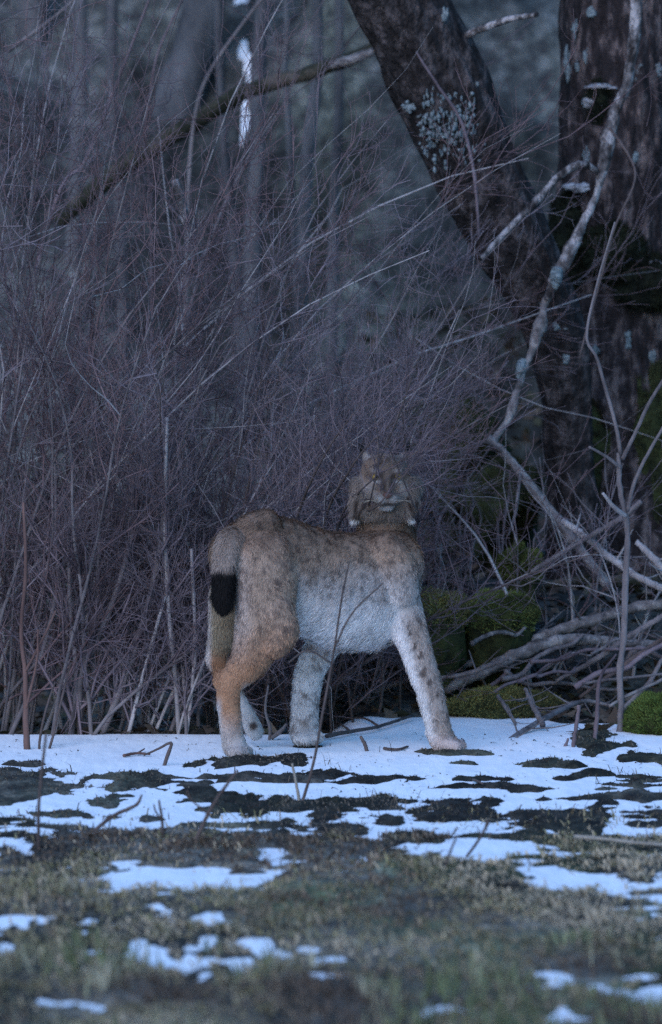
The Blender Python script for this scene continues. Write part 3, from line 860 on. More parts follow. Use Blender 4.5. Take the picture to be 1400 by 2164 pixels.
# ------------------------------------------------------------------ background trees on the slope
def back_tree(label, pts, mat, seed, group=None, ridge=.08, top_dir=(0, 0, 1), name='slope_tree', cl=1.2):
    t = thing(name, label, 'tree', group)
    w = np.array([[*at(p[0], p[1], p[2]), p[3] * mpp(p[2])] for p in pts])
    gz = ground_z(w[0, 0], w[0, 1])[0][0]
    if w[0, 2] > gz - .02:
        d = (w[0] - w[1]); k = (w[0, 2] - gz + .06) / max(-d[2], .05)
        w = np.vstack([[w[0, 0] + np.clip(d[0] * k, -.35, .35), w[0, 1], gz - .06, w[0, 3] * 1.15], w])
    trunk_w('trunk', w, mat, t, n=90, sides=16, ridge=ridge * 2, seed=seed)
    crown(t, [(w[-1, :3], top_dir, w[-1, 3])], seed + 40, mat, cl)
    return t


back_tree('broad pale grey leaning trunk behind the top of the thicket', [(330, 520, 7.0, 62), (375, 250, 7.0, 52), (420, 60, 7.0, 46), (500, -300, 7.0, 40)], M['bark_grey'], 30)
back_tree('slim grey tree crossing in front of the snow streak and fallen log', [(520, 1000, 4.2, 20), (536, 480, 4.2, 18), (547, 300, 4.2, 15), (545, 150, 4.2, 16), (556, -60, 4.2, 14), (560, -400, 4.2, 12)], M['bark_grey'], 31)
back_tree('slim grey tree bending away from the stout dim trunk', [(625, 900, 4.8, 16), (645, 420, 4.8, 14), (655, 280, 4.8, 13), (672, 100, 4.8, 12), (668, -300, 4.8, 10)], M['bark_grey'], 32)
back_tree('thinnest grey tree crossing the fallen log', [(640, 900, 4.6, 8), (612, 300, 4.6, 7), (602, 160, 4.6, 7), (606, 40, 4.6, 6), (590, -300, 4.6, 5)], M['bark_grey'], 33)
back_tree('slim grey tree leaning beside the snow streak', [(520, 900, 4.6, 13), (492, 480, 4.6, 12), (468, 230, 4.6, 9), (455, -300, 4.6, 7)], M['bark_grey'], 34)
back_tree('stout dim trunk on the slope between the slim trees and the leaning trunk', [(765, 900, 8.5, 55), (765, 480, 8.5, 50), (770, 100, 8.5, 46), (770, -400, 8.5, 40)], M['bark_grey'], 35)
back_tree('stout dim trunk on the slope behind the leaning trunk', [(1120, 700, 9.5, 50), (1110, 250, 9.5, 46), (1100, -400, 9.5, 40)], M['bark_dark'], 36)
back_tree('crooked bare sapling leaning across the thicket top', [(322, 900, 2.6, 3.5), (318, 420, 2.6, 3), (306, 300, 2.6, 3), (318, 200, 2.6, 3), (335, 110, 2.6, 2.6), (385, 0, 2.6, 2.4), (440, -120, 2.6, 2)], M['twig'], 37, cl=.7)
back_tree('slanting bare sapling behind the thicket with smooth pale stem', [(395, 560, 3.4, 4.5), (400, 380, 3.4, 4.2), (412, 250, 3.4, 4), (440, 160, 3.4, 4), (510, 55, 3.4, 3.6), (600, -60, 3.4, 3)], M['stem'], 38, cl=.7)
back_tree('slender trunk at the shaded end of the thicket', [(60, 700, 7.5, 40), (70, 100, 7.5, 34), (70, -400, 7.5, 30)], M['bark_grey'], 39)
back_tree('slanting sapling over the shaded slender trunk', [(90, 520, 2.2, 4), (180, 340, 2.2, 3.6), (238, 200, 2.2, 3.4), (300, 40, 2.2, 3), (345, -80, 2.2, 2.6)], M['twig'], 43, cl=.6)
back_tree('long low sapling bending across the thicket', [(-60, 160, 2.4, 5), (20, 105, 2.4, 5), (110, 40, 2.4, 4), (190, -30, 2.4, 3)], M['stem'], 44, cl=.5)
for k, (x, Y) in enumerate([(-5.2, 9), (-3.6, 11), (-2.6, 7.5), (3.1, 8), (4.4, 10), (6, 8), (2.2, 12), (.9, 13), (-1.1, 13), (-.2, 11.5), (-7, 10), (7.5, 11)]):
    gz = ground_z(x, Y)[0][0]
    t = thing('slope_tree', 'stout bare tree farther up the forest slope', 'tree', 'bare trees up the slope')
    w = np.array([[x, Y, gz - .1, .22], [x + .05, Y, gz + 1.5, .18], [x - .05, Y, gz + 4, .15], [x, Y, gz + 7, .1]])
    trunk_w('trunk', w, M['bark_dark'] if k % 2 else M['bark_grey'], t, n=30, sides=16, seed=50 + k)
    crown(t, [(w[-1, :3], (0, 0, 1), .1)], 90 + k, M['bark_dark'], 1.6)

t = thing('fallen_log', 'mossy fallen log hung across the slim trees', 'log')
rod('stem', [(120, 470, 4.0, 18), (210, 395, 4.0, 19), (300, 330, 4.0, 20), (400, 265, 4.0, 19), (490, 212, 4.0, 18), (560, 180, 4.0, 17), (650, 155, 4.0, 16), (730, 135, 4.0, 15), (820, 95, 4.0, 13)], M['bark_mosslog'], t, n=50, sides=16, rough=.22, seed=41)
rod('bare_wood', [(700, 138, 3.93, 9), (740, 128, 3.92, 11), (790, 106, 3.92, 8)], M['bark_log'], t, seed=42)

for k, (lab, px, Y, rr, b) in enumerate([('slim pale trunk between the slender trunk and the slanting sapling', 150, 6.2, 17, 22), ('slim pale trunk behind the crooked sapling', 262, 5.6, 13, -26),
                                        ('slim pale trunk half hidden by the dark leaning trunk', 862, 6.4, 24, 14), ('pale trunk standing in the gap beneath the dark leaning trunk', 965, 7.4, 40, -20),
                                        ('thin pale trunk between the stout dim trunk and the gap', 700, 5.4, 11, 18)]):
    back_tree(lab, [(px, 900, Y, rr * 1.15), (px + b * .3, 450, Y, rr), (px + b, 150, Y, rr * .92), (px + b * .6, -350, Y, rr * .7)], M['bark_grey'], 430 + k)


# ------------------------------------------------------------------ the thicket: many-stemmed bare shrubs
def shrub(root, n, height, lean, spread, seed, label, group=None, explicit=None, dens=1.0, mat='stem', fine=1.0):
    """root (x, Y); stems fan out; explicit: list of pixel paths with own material"""
    r = np.random.default_rng(seed)
    t = thing('bare_shrub', label, 'shrub', group)
    K = 12
    P, Rr = [], []
    for k in range(n):
        x = root[0] + r.normal(0, .09); y = root[1] + r.normal(0, .08)
        z = ground_z(x, y)[0][0] - .03
        d = np.array([lean[0] + r.normal(0, spread), lean[1] + r.normal(0, spread * .6), 1.0]); d /= np.linalg.norm(d)
        L = height * r.uniform(.65, 1.15)
        pts = [np.array([x, y, z])]
        bend = r.normal(0, .085, 3)
        for s in range(K - 1):
            d = d + bend * .6 + r.normal(0, .075, 3); d /= np.linalg.norm(d)
            pts.append(pts[-1] + d * L / (K - 1))
        r0 = r.uniform(.0028, .0078)
        P.append(pts); Rr.append(np.linspace(r0, r0 * .22, K))
        mt = M[mat] if r.uniform() < .68 or mat == 'dark_stem' else M['pale_stem']
        V, F = tubes(np.array(pts)[None], np.array(Rr[-1])[None], 6)
        make_obj('stem', V, F, mt, t)
    for e in (explicit or []):
        pts, mt = e
        w = np.array([[*at(p[0], p[1], p[2]), p[3] * mpp(p[2])] for p in pts])
        w[0, 2] = min(w[0, 2], ground_z(w[0, 0], w[0, 1])[0][0]) - .02
        rod_w('stem', w, M[mt], t, n=30, sides=7, seed=seed + len(P), rough=.1)
        P.append(catmull(w[:, :3], K)); Rr.append(catmull(w[:, 3:4], K)[:, 0])
    # a few long pale whips wandering through the shrub
    Pw = np.array([P[i % len(P)] for i in range(5)])
    aw, rw = grow(Pw, np.full(Pw.shape[:2], .0042), 2, .15, .8, height * .35, height * .75, .6, .05, seed + 9, K=9, wig=.19, bias=(lean[0] * .4, 0, 0))
    for i in range(len(aw)):
        V, F = tubes(aw[i:i + 1], rw[i:i + 1] * np.linspace(1, .4, 9)[None], 5)
        make_obj('whip', V, F, M['pale_stem'] if i % 2 else M['stem'], t)
    P, Rr = np.array(P), np.array(Rr)
    b0 = (lean[0] * .25, 0, 0)
    a1, r1 = grow(P, Rr, int(13 * dens), .06, 1, height * .12, height * .34, .58, .10, seed + 1, bias=b0, wig=.17, rfac=.68)
    a2, r2 = grow(a1, r1, int(6 * dens * fine), .12, 1, .09, .32, .62, .06, seed + 2, K=5, wig=.18)
    a3, r3 = grow(a2, r2, max(1, int(2.4 * dens * fine)), .2, 1, .05, .15, .65, .02, seed + 3, K=4, wig=.18)
    V1, F1 = tubes(a1, np.maximum(r1, .0013), 4)
    V2, F2 = tubes(a2, np.maximum(r2, .0009), 3)
    V3, F3 = tubes(a3, np.maximum(r3, .0007), 3)
    tag(make_obj('twig_spray', np.vstack([V1, V2, V3]), np.vstack([F1, F2 + len(V1), F3 + len(V1) + len(V2)]), [M['twig'], M['twig_red'], M['twig_grey']][seed % 3], t), kind='stuff')
    return t


TH = 'shrubs of the thicket'
LB = 'bare dark-twigged shrub of the thicket rooted behind the lynx body'
EX = [([(380, 1556, .52, 5.5), (372, 1430, .52, 5), (358, 1290, .5, 5), (350, 1150, .5, 4.5), (350, 1000, .48, 4), (352, 880, .46, 2.5)], 'pale_stem'),
      ([(212, 1552, .55, 8), (262, 1440, .55, 7), (300, 1330, .55, 7), (332, 1210, .53, 6), (347, 1100, .52, 5), (352, 960, .5, 4), (330, 780, .48, 3)], 'stem'),
      ([(393, 1552, .5, 4.5), (407, 1440, .5, 4), (412, 1330, .5, 4), (406, 1160, .5, 3)], 'pale_stem'),
      ([(268, 1553, .5, 4.5), (300, 1440, .5, 4), (325, 1350, .5, 4), (350, 1260, .48, 3)], 'pale_stem')]
EX2 = [([(172, 1553, .55, 8), (172, 1430, .55, 7), (205, 1360, .55, 7), (245, 1260, .53, 6), (278, 1150, .5, 5), (293, 1060, .5, 4)], 'stem'),
       ([(150, 1553, .55, 7), (160, 1430, .55, 6), (150, 1320, .55, 5), (148, 1200, .55, 4)], 'stem'),
       ([(0, 1385, .8, 6), (60, 1290, .75, 5), (110, 1220, .7, 5), (150, 1180, .68, 3)], 'stem')]
shrub((-.48, .58), 7, 1.15, (.18, .05), .16, 1001, 'shrub with tall pale straight stems just behind the lynx tail', explicit=EX)
shrub((-.74, .60), 7, 1.45, (.22, .05), .18, 1002, 'shrub with a stout forked grey stem next to the pale-stemmed one', explicit=EX2)
shrub((-.98, .62), 10, 2.1, (.16, .03), .18, 1003, 'bare shrub at the snow edge beside the red sapling', 'shrubs by the red sapling')
shrub((-1.25, .75), 9, 2.3, (.14, .03), .18, 1004, 'bare shrub at the snow edge beside the red sapling', 'shrubs by the red sapling')
shrub((-.62, .95), 9, 1.9, (.12, .0), .17, 1005, 'tall bare shrub rooted behind the pale-stemmed and fork-stemmed shrubs', 'tall shrubs of the thicket')
shrub((-.88, 1.05), 10, 2.4, (.10, .0), .17, 1006, 'tall bare shrub rooted behind the pale-stemmed and fork-stemmed shrubs', 'tall shrubs of the thicket')
shrub((-.36, .90), 9, 1.45, (.10, .0), .17, 1007, LB, TH, mat='dark_stem')
shrub((-.14, 1.05), 8, 1.1, (.08, .0), .18, 1008, LB, TH, mat='dark_stem')
shrub((.06, 1.25), 8, .80, (.10, .0), .20, 1009, LB, TH, mat='dark_stem')
shrub((-.30, 1.5), 9, 1.8, (.08, 0), .17, 1010, LB, TH)
shrub((-.70, 1.6), 10, 2.5, (.08, 0), .17, 1011, 'tall bare shrub rooted behind the pale-stemmed and fork-stemmed shrubs', 'tall shrubs of the thicket')
shrub((-1.05, 1.5), 10, 2.6, (.08, 0), .17, 1012, 'tall bare shrub rooted behind the pale-stemmed and fork-stemmed shrubs', 'tall shrubs of the thicket')
shrub((.12, 1.8), 7, .85, (.05, 0), .18, 1013, LB, TH)
shrub((-.05, 2.2), 6, 1.0, (.02, 0), .17, 1014, LB, TH)
shrub((.30, 1.75), 4, .7, (.10, 0), .28, 1015, 'low bare shrub between the lynx chest and the moss hummocks', dens=.7, fine=.7)
shrub((-1.6, 1.0), 9, 2.4, (.10, 0), .17, 1016, 'bare shrub at the snow edge beside the red sapling', 'shrubs by the red sapling')
shrub((-1.9, .8), 7, 1.8, (.05, 0), .17, 1017, 'bare shrub at the snow edge beside the red sapling', 'shrubs by the red sapling')
shrub((.62, 1.35), 3, .85, (.05, 0), .16, 1018, 'sparse bare shrub growing between the brush pile and the dark trunks', dens=.6, fine=.6)
shrub((.92, 1.45), 3, .95, (-.02, 0), .16, 1019, 'sparse bare shrub growing in front of the massive furrowed tree', dens=.6, fine=.6)
# the shrub whose sprays arch forward over the lynx's back and screen its head
HX = [([(675, 1470, 1.1, 2.4), (735, 1250, .55, 2.4), (760, 1090, .34, 3), (795, 990, .05, 2.5), (835, 900, -.12, 2), (870, 800, -.2, 1.5)], 'dark_stem'),
      ([(615, 1470, 1.1, 2.4), (668, 1250, .55, 2.4), (690, 1090, .3, 3), (735, 1000, .06, 2.5), (790, 930, -.08, 2), (900, 840, -.15, 1.2)], 'dark_stem'),
      ([(735, 1470, 1.1, 2.4), (800, 1250, .6, 3), (870, 1060, .2, 2.5), (862, 980, .0, 2), (850, 870, -.1, 1.5)], 'dark_stem'),
      ([(575, 1470, 1.1, 2.4), (610, 1200, .5, 2.4), (640, 1060, .25, 3), (700, 940, .05, 2), (760, 860, 0, 1.5)], 'dark_stem'),
      ([(655, 1470, 1.1, 2.4), (700, 1250, .6, 3), (715, 1110, .32, 2.4), (760, 1040, .02, 2), (830, 985, -.12, 1.6), (930, 930, -.2, 1)], 'dark_stem'),
      ([(695, 1470, 1.1, 2.4), (745, 1250, .6, 3), (765, 1100, .32, 2.4), (782, 1060, .0, 2), (800, 960, -.14, 1.6), (790, 860, -.2, 1)], 'dark_stem'),
      ([(765, 1470, 1.1, 2.4), (850, 1240, .6, 3), (885, 1100, .3, 2.4), (872, 1060, -.02, 2), (830, 960, -.14, 1.6), (800, 900, -.2, 1)], 'dark_stem'),
      ([(635, 1470, 1.1, 2.4), (690, 1250, .6, 3), (722, 1100, .3, 2.4), (790, 1075, .0, 2), (850, 1010, -.12, 1.4), (900, 960, -.2, 1)], 'dark_stem')]
shrub((-.05, 1.0), 2, .9, (.1, -.05), .16, 1020, 'shrub arching forward over the lynx back and screening its head', explicit=HX, dens=.95, fine=.7, mat='dark_stem')

t = thing('red_sapling', 'reddish-brown young sapling standing in the snow before the thicket', 'sapling')
rod('stem', [(58, 1592, .05, 7.5), (55, 1520, .06, 6.5), (54, 1430, .08, 5.5), (46, 1330, .1, 4.5), (55, 1200, .12, 4), (50, 1060, .14, 3)], M['red_stem'], t, n=30, seed=51)
rod('side_twig', [(55, 1500, .06, 3), (78, 1400, .05, 2.5), (82, 1330, .05, 2)], M['red_stem'], t, seed=52)
rod('side_twig', [(54, 1420, .08, 3), (95, 1340, .07, 2.5), (118, 1290, .06, 2)], M['red_stem'], t, seed=53)
for k, (pts, lab) in enumerate([([(83, 1592, .05, 3), (86, 1560, .06, 3), (98, 1500, .1, 2.5), (118, 1440, .14, 2)], 'thin dark whip beside the red sapling, straighter of the two'),
                                ([(103, 1588, .06, 3), (112, 1558, .08, 3), (125, 1500, .12, 2.5), (150, 1400, .16, 2)], 'thin dark whip leaning away from the red sapling')]):
    tag(rod('bare_whip', pts, M['dark_stem'], None, n=16, seed=55 + k, sides=6), lab, 'sapling')
tag(rod('broken_stick', [(370, 380, 1.1, 8), (380, 410, 1.1, 10), (390, 460, 1.1, 9), (394, 478, 1.1, 5)], M['birch'], None, n=14, seed=57, rough=.25), 'broken pale stick caught upright in the thicket', 'stick')

# ------------------------------------------------------------------ stalks in the snow
ST = [('tall dark stalk rising in front of the lynx belly', [(640, 1692, 0, 3.4), (662, 1612, 0, 3), (682, 1500, 0, 2.6), (704, 1380, 0, 2.3), (722, 1260, 0, 2), (738, 1185, 0, 1.4)], 'dark_stem', [[(706, 1372, 0, 2.4), (745, 1295, 0, 2.2), (810, 1232, 0, 1.6)], [(700, 1400, 0, 2.2), (650, 1375, 0, 2), (610, 1400, 0, 1.4)]]),
      ('short pale straw standing beside the tall dark stalk', [(633, 1692, 0, 3.5), (627, 1655, 0, 3), (619, 1612, 0, 2.5)], 'straw', []),
      ('straight grey stalk in the snow below the red sapling', [(82, 1795, 0, 4), (80, 1720, 0, 3.6), (86, 1640, 0, 3.4), (96, 1550, 0, 2.5)], 'dark_stem', []),
      ('slanting dark stalk in front of the hind paws', [(410, 1785, 0, 4.5), (440, 1720, 0, 4), (470, 1670, 0, 3.6), (500, 1628, 0, 2.6)], 'dark_stem', [[(440, 1720, 0, 2.4), (405, 1690, 0, 2), (395, 1670, 0, 1.5)]]),
      ('bent dark twig lying across the snow between thawed patches', [(200, 1758, 0, 4), (240, 1725, 0, 4), (288, 1702, 0, 3.5), (300, 1680, 0, 2)], 'dark_stem', []),
      ('tiny branched dark twig upright in the snow', [(346, 1772, 0, 3), (342, 1730, 0, 3), (336, 1690, 0, 2)], 'dark_stem', [[(343, 1735, 0, 2.4), (330, 1715, 0, 2), (326, 1700, 0, 1.5)]]),
      ('dry seed stalk bent in the snow strip', [(985, 1812, 0, 3), (1005, 1785, 0, 3), (1022, 1755, 0, 3), (1030, 1735, 0, 5)], 'dark_stem', []),
      ('kinked straw propped on the snow before the thicket', [(348, 1618, 0, 4), (356, 1592, 0, 4), (362, 1570, 0, 3), (335, 1583, 0, 2.4), (305, 1596, 0, 2)], 'dark_stem', []),
      ('slender stalk at the edge of the lower thawed patch', [(940, 1832, 0, 3), (952, 1800, 0, 2.6), (965, 1770, 0, 2)], 'dark_stem', []),
      ('short stout peg of dead stalk behind the standing foreleg', [(776, 1588, 0, 4), (772, 1572, 0, 4), (763, 1556, 0, 3)], 'dark_stem', []),
      ('pair of fine twigs standing beside the standing foreleg', [(570, 1565, 0, 4), (572, 1540, 0, 4), (562, 1500, 0, 3), (568, 1450, 0, 2)], 'stem', [[(575, 1560, 0, 5), (595, 1545, 0, 5), (606, 1530, 0, 3)]])]
for k, (lab, pts, mt, sub) in enumerate(ST):
    g = on_ground(pts[0][0], pts[0][1]); Y = g[1]
    t = thing('dry_stalk', lab, 'stalk')
    q = [(p[0], p[1], Y, p[3]) for p in pts]
    w = np.array([[*at(p[0], p[1], p[2]), p[3] * mpp(p[2])] for p in q])
    w = np.vstack([[w[0, 0], w[0, 1], w[0, 2] - .02, w[0, 3]], w])
    rod_w('stem', w, M[mt], t, n=26, sides=6, seed=1100 + k)
    for s in sub:
        rod('side_twig', [(p[0], p[1], Y - .01 * i, p[3]) for i, p in enumerate(s)], M[mt], t, n=12, sides=5, seed=1130 + k)


def lying(name, label, cat, pts, mt, r0, lift=.006, seed=0, subs=()):
    """stick lying on the ground along pixel points"""
    w = []
    for i, (x, y) in enumerate(pts):
        g = on_ground(x, y); w.append([g[0], g[1], g[2] + lift, r0 * (1 - .5 * i / len(pts))])
    t = thing(name, label, cat)
    rod_w('stem', np.array(w), M[mt], t, n=24, sides=6, seed=seed)
    for s in subs:
        ws = []
        for i, (x, y) in enumerate(s):
            g = on_ground(x, y); ws.append([g[0], g[1], g[2] + lift * 1.2, r0 * .6 * (1 - .5 * i / len(s))])
        rod_w('side_twig', np.array(ws), M[mt], t, n=12, sides=5, seed=seed + 9)


lying('fallen_stick', 'long pale stick lying over the thawed patch of moss', 'stick', [(1215, 1786), (1290, 1795), (1350, 1800), (1430, 1806)], 'straw', .006, .02, 1201)
lying('fallen_stick', 'dark bough lying on the snow under the lynx belly', 'stick', [(690, 1566), (740, 1556), (800, 1545), (870, 1522)], 'dark_stem', .007, .012, 1202, [[(740, 1556), (720, 1540), (700, 1536)], [(800, 1545), (770, 1528), (720, 1530)]])
lying('fallen_stick', 'short dark twig on the snow behind the reaching forepaw', 'stick', [(812, 1586), (840, 1588), (862, 1582)], 'dark_stem', .005, .006, 1203)
lying('fallen_stick', 'reddish twig scrap lying on the snow before the thicket', 'stick', [(262, 1602), (290, 1598), (318, 1600)], 'red_stem', .005, .006, 1204, [[(290, 1598), (300, 1592), (306, 1588)]])
lying('fallen_stick', 'thin dark twig on the snow in front of the forepaw', 'stick', [(1000, 1652), (1012, 1658), (1022, 1664)], 'dark_stem', .004, .006, 1205)

# ------------------------------------------------------------------ the lynx
SPH = []          # (centre, radii (lat-frame), axes matrix, part name)
HEAD_A = R(30)    # heading: the rump is nearer to the camera than the chest
FW = np.array([math.cos(HEAD_A), math.sin(HEAD_A), 0]); LF_ = np.array([-math.sin(HEAD_A), math.cos(HEAD_A), 0]); UPV = np.array([0, 0, 1.0])
AX = np.stack([FW, LF_, UPV])
ID3 = np.eye(3)


def chain(pts, part, n=14, lat=1.0, axes=None):
    """pts (px, py, Y, r px) -> overlapping balls; lat squeezes the ball across the body"""
    w = np.array([[*at(p[0], p[1], p[2]), p[3] * mpp(p[2])] for p in pts])
    c = catmull(w, n)
    A = AX if axes is None else axes
    for q in c:
        SPH.append((q[:3], np.array([q[3], q[3] * lat, q[3]]), A, part))


def torso(px, py, Y, rl, lat, rv, part='torso'):
    SPH.append((at(px, py, Y), np.array([rl, lat, rv]), AX, part))


# trunk of the body, rump to chest (interpolated rows of ellipsoids)
rows = np.array([  # px, py, Y, along, lateral, vertical
    [497, 1176, -.150, .070, .088, .084],
    [530, 1172, -.125, .085, .100, .108],
    [575, 1182, -.090, .090, .106, .128],
    [630, 1218, -.050, .090, .110, .158],
    [690, 1243, -.010, .090, .118, .168],
    [750, 1250, .030, .090, .121, .172],
    [800, 1243, .065, .085, .118, .170],
    [832, 1212, .080, .068, .106, .130],
    [851, 1194, .080, .046, .092, .088]])
for q in catmull(rows, 22):
    SPH.append((at(q[0], q[1], q[2]), q[3:6], AX, 'torso'))

# near (right) hind leg
chain([(560, 1190, -.17, 74), (563, 1245, -.195, 70), (560, 1300, -.205, 66), (548, 1345, -.21, 56), (532, 1388, -.21, 45), (508, 1420, -.21, 35), (487, 1442, -.205, 27)], 'hind_r', 20, .72)
chain([(484, 1440, -.205, 27), (483, 1480, -.203, 26), (487, 1520, -.2, 25), (491, 1556, -.198, 25), (496, 1576, -.2, 27)], 'hind_r', 12, .95)
for dx, dy, dY in ((-4, 7, -.035), (10, 9, -.045), (22, 9, -.03), (28, 6, -.005)):
    chain([(494, 1580, -.2 + dY * .3, 15), (496 + dx, 1583 + dy, -.2 + dY, 13)], 'paw_hind_r', 4)
# far (left) hind leg, heel lifted
chain([(530, 1200, -.03, 66), (500, 1255, .0, 60), (486, 1300, .02, 48), (474, 1340, .035, 36), (461, 1375, .045, 26), (458, 1392, .05, 24)], 'hind_l', 18, .72)
chain([(458, 1392, .05, 24), (474, 1430, .06, 20), (500, 1475, .08, 19), (522, 1510, .09, 18), (534, 1535, .10, 20), (541, 1548, .11, 17)], 'hind_l', 14, .95)
# near (right) foreleg reaching forward
chain([(832, 1200, .045, 50), (842, 1250, .03, 47), (858, 1305, .018, 42), (872, 1350, .012, 38), (892, 1410, .008, 34), (908, 1460, .004, 31), (922, 1515, 0, 29), (930, 1552, 0, 29), (938, 1568, 0, 28)], 'fore_r', 26, .8)
for dx, dy, dY in ((14, 4, -.03), (30, 8, -.035), (40, 8, -.015), (40, 5, .012)):
    chain([(930, 1568, dY * .4, 17), (934 + dx, 1570 + dy, dY, 13)], 'paw_fore_r', 4)
# far (left) foreleg standing under the chest
chain([(770, 1240, .16, 50), (725, 1310, .18, 44), (682, 1365, .20, 38), (655, 1420, .21, 33), (647, 1470, .22, 31), (644, 1520, .22, 31), (643, 1548, .22, 32)], 'fore_l', 22, .85)
for dx, dy, dY in ((-14, 9, -.04), (2, 11, -.05), (18, 10, -.04), (28, 6, -.015)):
    chain([(643, 1550, .22 + dY * .3, 18), (645 + dx, 1552 + dy, .22 + dY, 14)], 'paw_fore_l', 4)
chain([(818, 1165, .0, 40), (838, 1200, -.012, 44), (850, 1250, -.01, 38)], 'fore_r', 8, .8)          # shoulder blade
chain([(838, 1318, .02, 24), (848, 1338, .02, 22)], 'fore_r', 4)                                       # elbow
chain([(588, 1300, -.235, 40), (600, 1335, -.24, 34), (585, 1362, -.24, 30)], 'hind_r', 7, .8)         # knee
chain([(470, 1432, -.205, 17), (463, 1440, -.205, 14)], 'hind_r', 3)                                   # heel
chain([(530, 1120, -.16, 34), (560, 1112, -.14, 36)], 'torso', 4)                                      # hip bone
# tail: short, blunt, black-tipped
chain([(505, 1140, -.17, 30), (484, 1150, -.215, 28), (475, 1185, -.245, 26), (473, 1225, -.258, 24), (472, 1258, -.265, 23), (473, 1276, -.268, 20)], 'tail', 18)
# neck
chain([(822, 1190, .13, 66), (818, 1140, .15, 62), (814, 1095, .15, 56), (812, 1050, .13, 48)], 'neck', 10)

HC = at(815, 1018, .08)


def hd(x, z, d):
    """head frame: x to the picture's right, z up, d towards the muzzle"""
    return HC + np.array([x + .06 * d, -d, z])


def hball(x, z, d, rx, rz, rd, part='head'):
    SPH.append((hd(x, z, d), np.array([rx, rd, rz]), ID3, part))


hball(0, .016, 0, .074, .066, .068)
hball(-.008, -.074, -.006, .078, .046, .044, 'ruff')
hball(0, .036, .014, .048, .044, .048)
hball(-.036, -.018, .026, .036, .036, .034)
hball(.036, -.018, .026, .036, .036, .034)
hball(0, -.008, .058, .020, .028, .024)
hball(0, -.030, .070, .019, .019, .022)
hball(-.015, -.047, .068, .021, .016, .022)
hball(.015, -.047, .068, .021, .016, .022)
hball(0, -.066, .052, .024, .016, .022)
hball(-.033, .032, .052, .017, .010, .012)     # brows
hball(.033, .032, .052, .017, .010, .012)
for s, tip in ((-1, -.090), (1, .068)):
    for k in np.linspace(0, 1, 9):             # cheek ruff, drawn out into points
        hball(s * .058 * (1 - k) + tip * k, -.018 - .086 * k, .014 - .004 * k, .046 * (1 - k) + .013 * k, .042 * (1 - k) + .013 * k, .032 * (1 - k) + .012 * k, 'ruff')
    for k in np.linspace(0, 1, 8):             # ears
        hball(s * (.046 + .020 * k), .052 + .040 * k, -.012 - .010 * k, .019 * (1 - k) + .003, .016 * (1 - k) + .005, .011 * (1 - k) + .004, 'ear')

# every ball into one mesh, fused to one continuous skin by a voxel remesh
import bmesh
bm = bmesh.new()
bmesh.ops.create_icosphere(bm, subdivisions=3, radius=1)
iv = np.array([v.co[:] for v in bm.verts]); bm.verts.index_update()
itri = np.array([[v.index for v in f.verts] for f in bm.faces])
bm.free()
Vs, Ts = [], []
for k, (c, rad, A, part) in enumerate(SPH):
    Vs.append(c + (iv * rad) @ A); Ts.append(itri + k * len(iv))
raw = make_obj('raw_skin', np.vstack(Vs), None, None, F3=np.vstack(Ts))
mod = raw.modifiers.new('r', 'REMESH'); mod.mode = 'VOXEL'; mod.voxel_size = .0058
sm = raw.modifiers.new('s', 'SMOOTH'); sm.factor = .5; sm.iterations = 7
dg = bpy.context.evaluated_depsgraph_get()
ev = raw.evaluated_get(dg)
me = bpy.data.meshes.new_from_object(ev)
nv = len(me.vertices)
BV = np.empty(nv * 3, np.float32); me.vertices.foreach_get('co', BV); BV = BV.reshape(-1, 3).astype(float)
me.calc_loop_triangles()
BT3 = np.empty(len(me.loop_triangles) * 3, np.int32); me.loop_triangles.foreach_get('vertices', BT3); BT3 = BT3.reshape(-1, 3)
BN = np.empty(nv * 3, np.float32); me.vertices.foreach_get('normal', BN); BN = BN.reshape(-1, 3).astype(float)
bpy.data.objects.remove(raw)
PARTS = ['torso', 'hind_r', 'paw_hind_r', 'hind_l', 'fore_r', 'paw_fore_r', 'fore_l', 'paw_fore_l', 'tail', 'neck', 'head', 'ruff', 'ear']
best = np.full(nv, 1e9); pid = np.zeros(nv, int)
for c, rad, A, part in SPH:
    q = np.linalg.norm(((BV - c) @ A.T) / rad, axis=1)
    dd = (q - 1) * rad.min()
    up_ = dd < best
    best[up_] = dd[up_]; pid[up_] = PARTS.index(part)

BROWN = np.array([.205, .135, .098]); GREY = np.array([.33, .285, .265]); WHITE = np.array([.62, .60, .60]); ORANGE = np.array([.37, .195, .112])
DARK = np.array([.06, .042, .036]); BLACK = np.array([.006, .005, .005]); TAN = np.array([.32, .228, .172]); OLIVE = np.array([.22, .175, .12])


def mix(a, b, t):
    t = np.asarray(t)[:, None]
    return a * (1 - t) + b * t


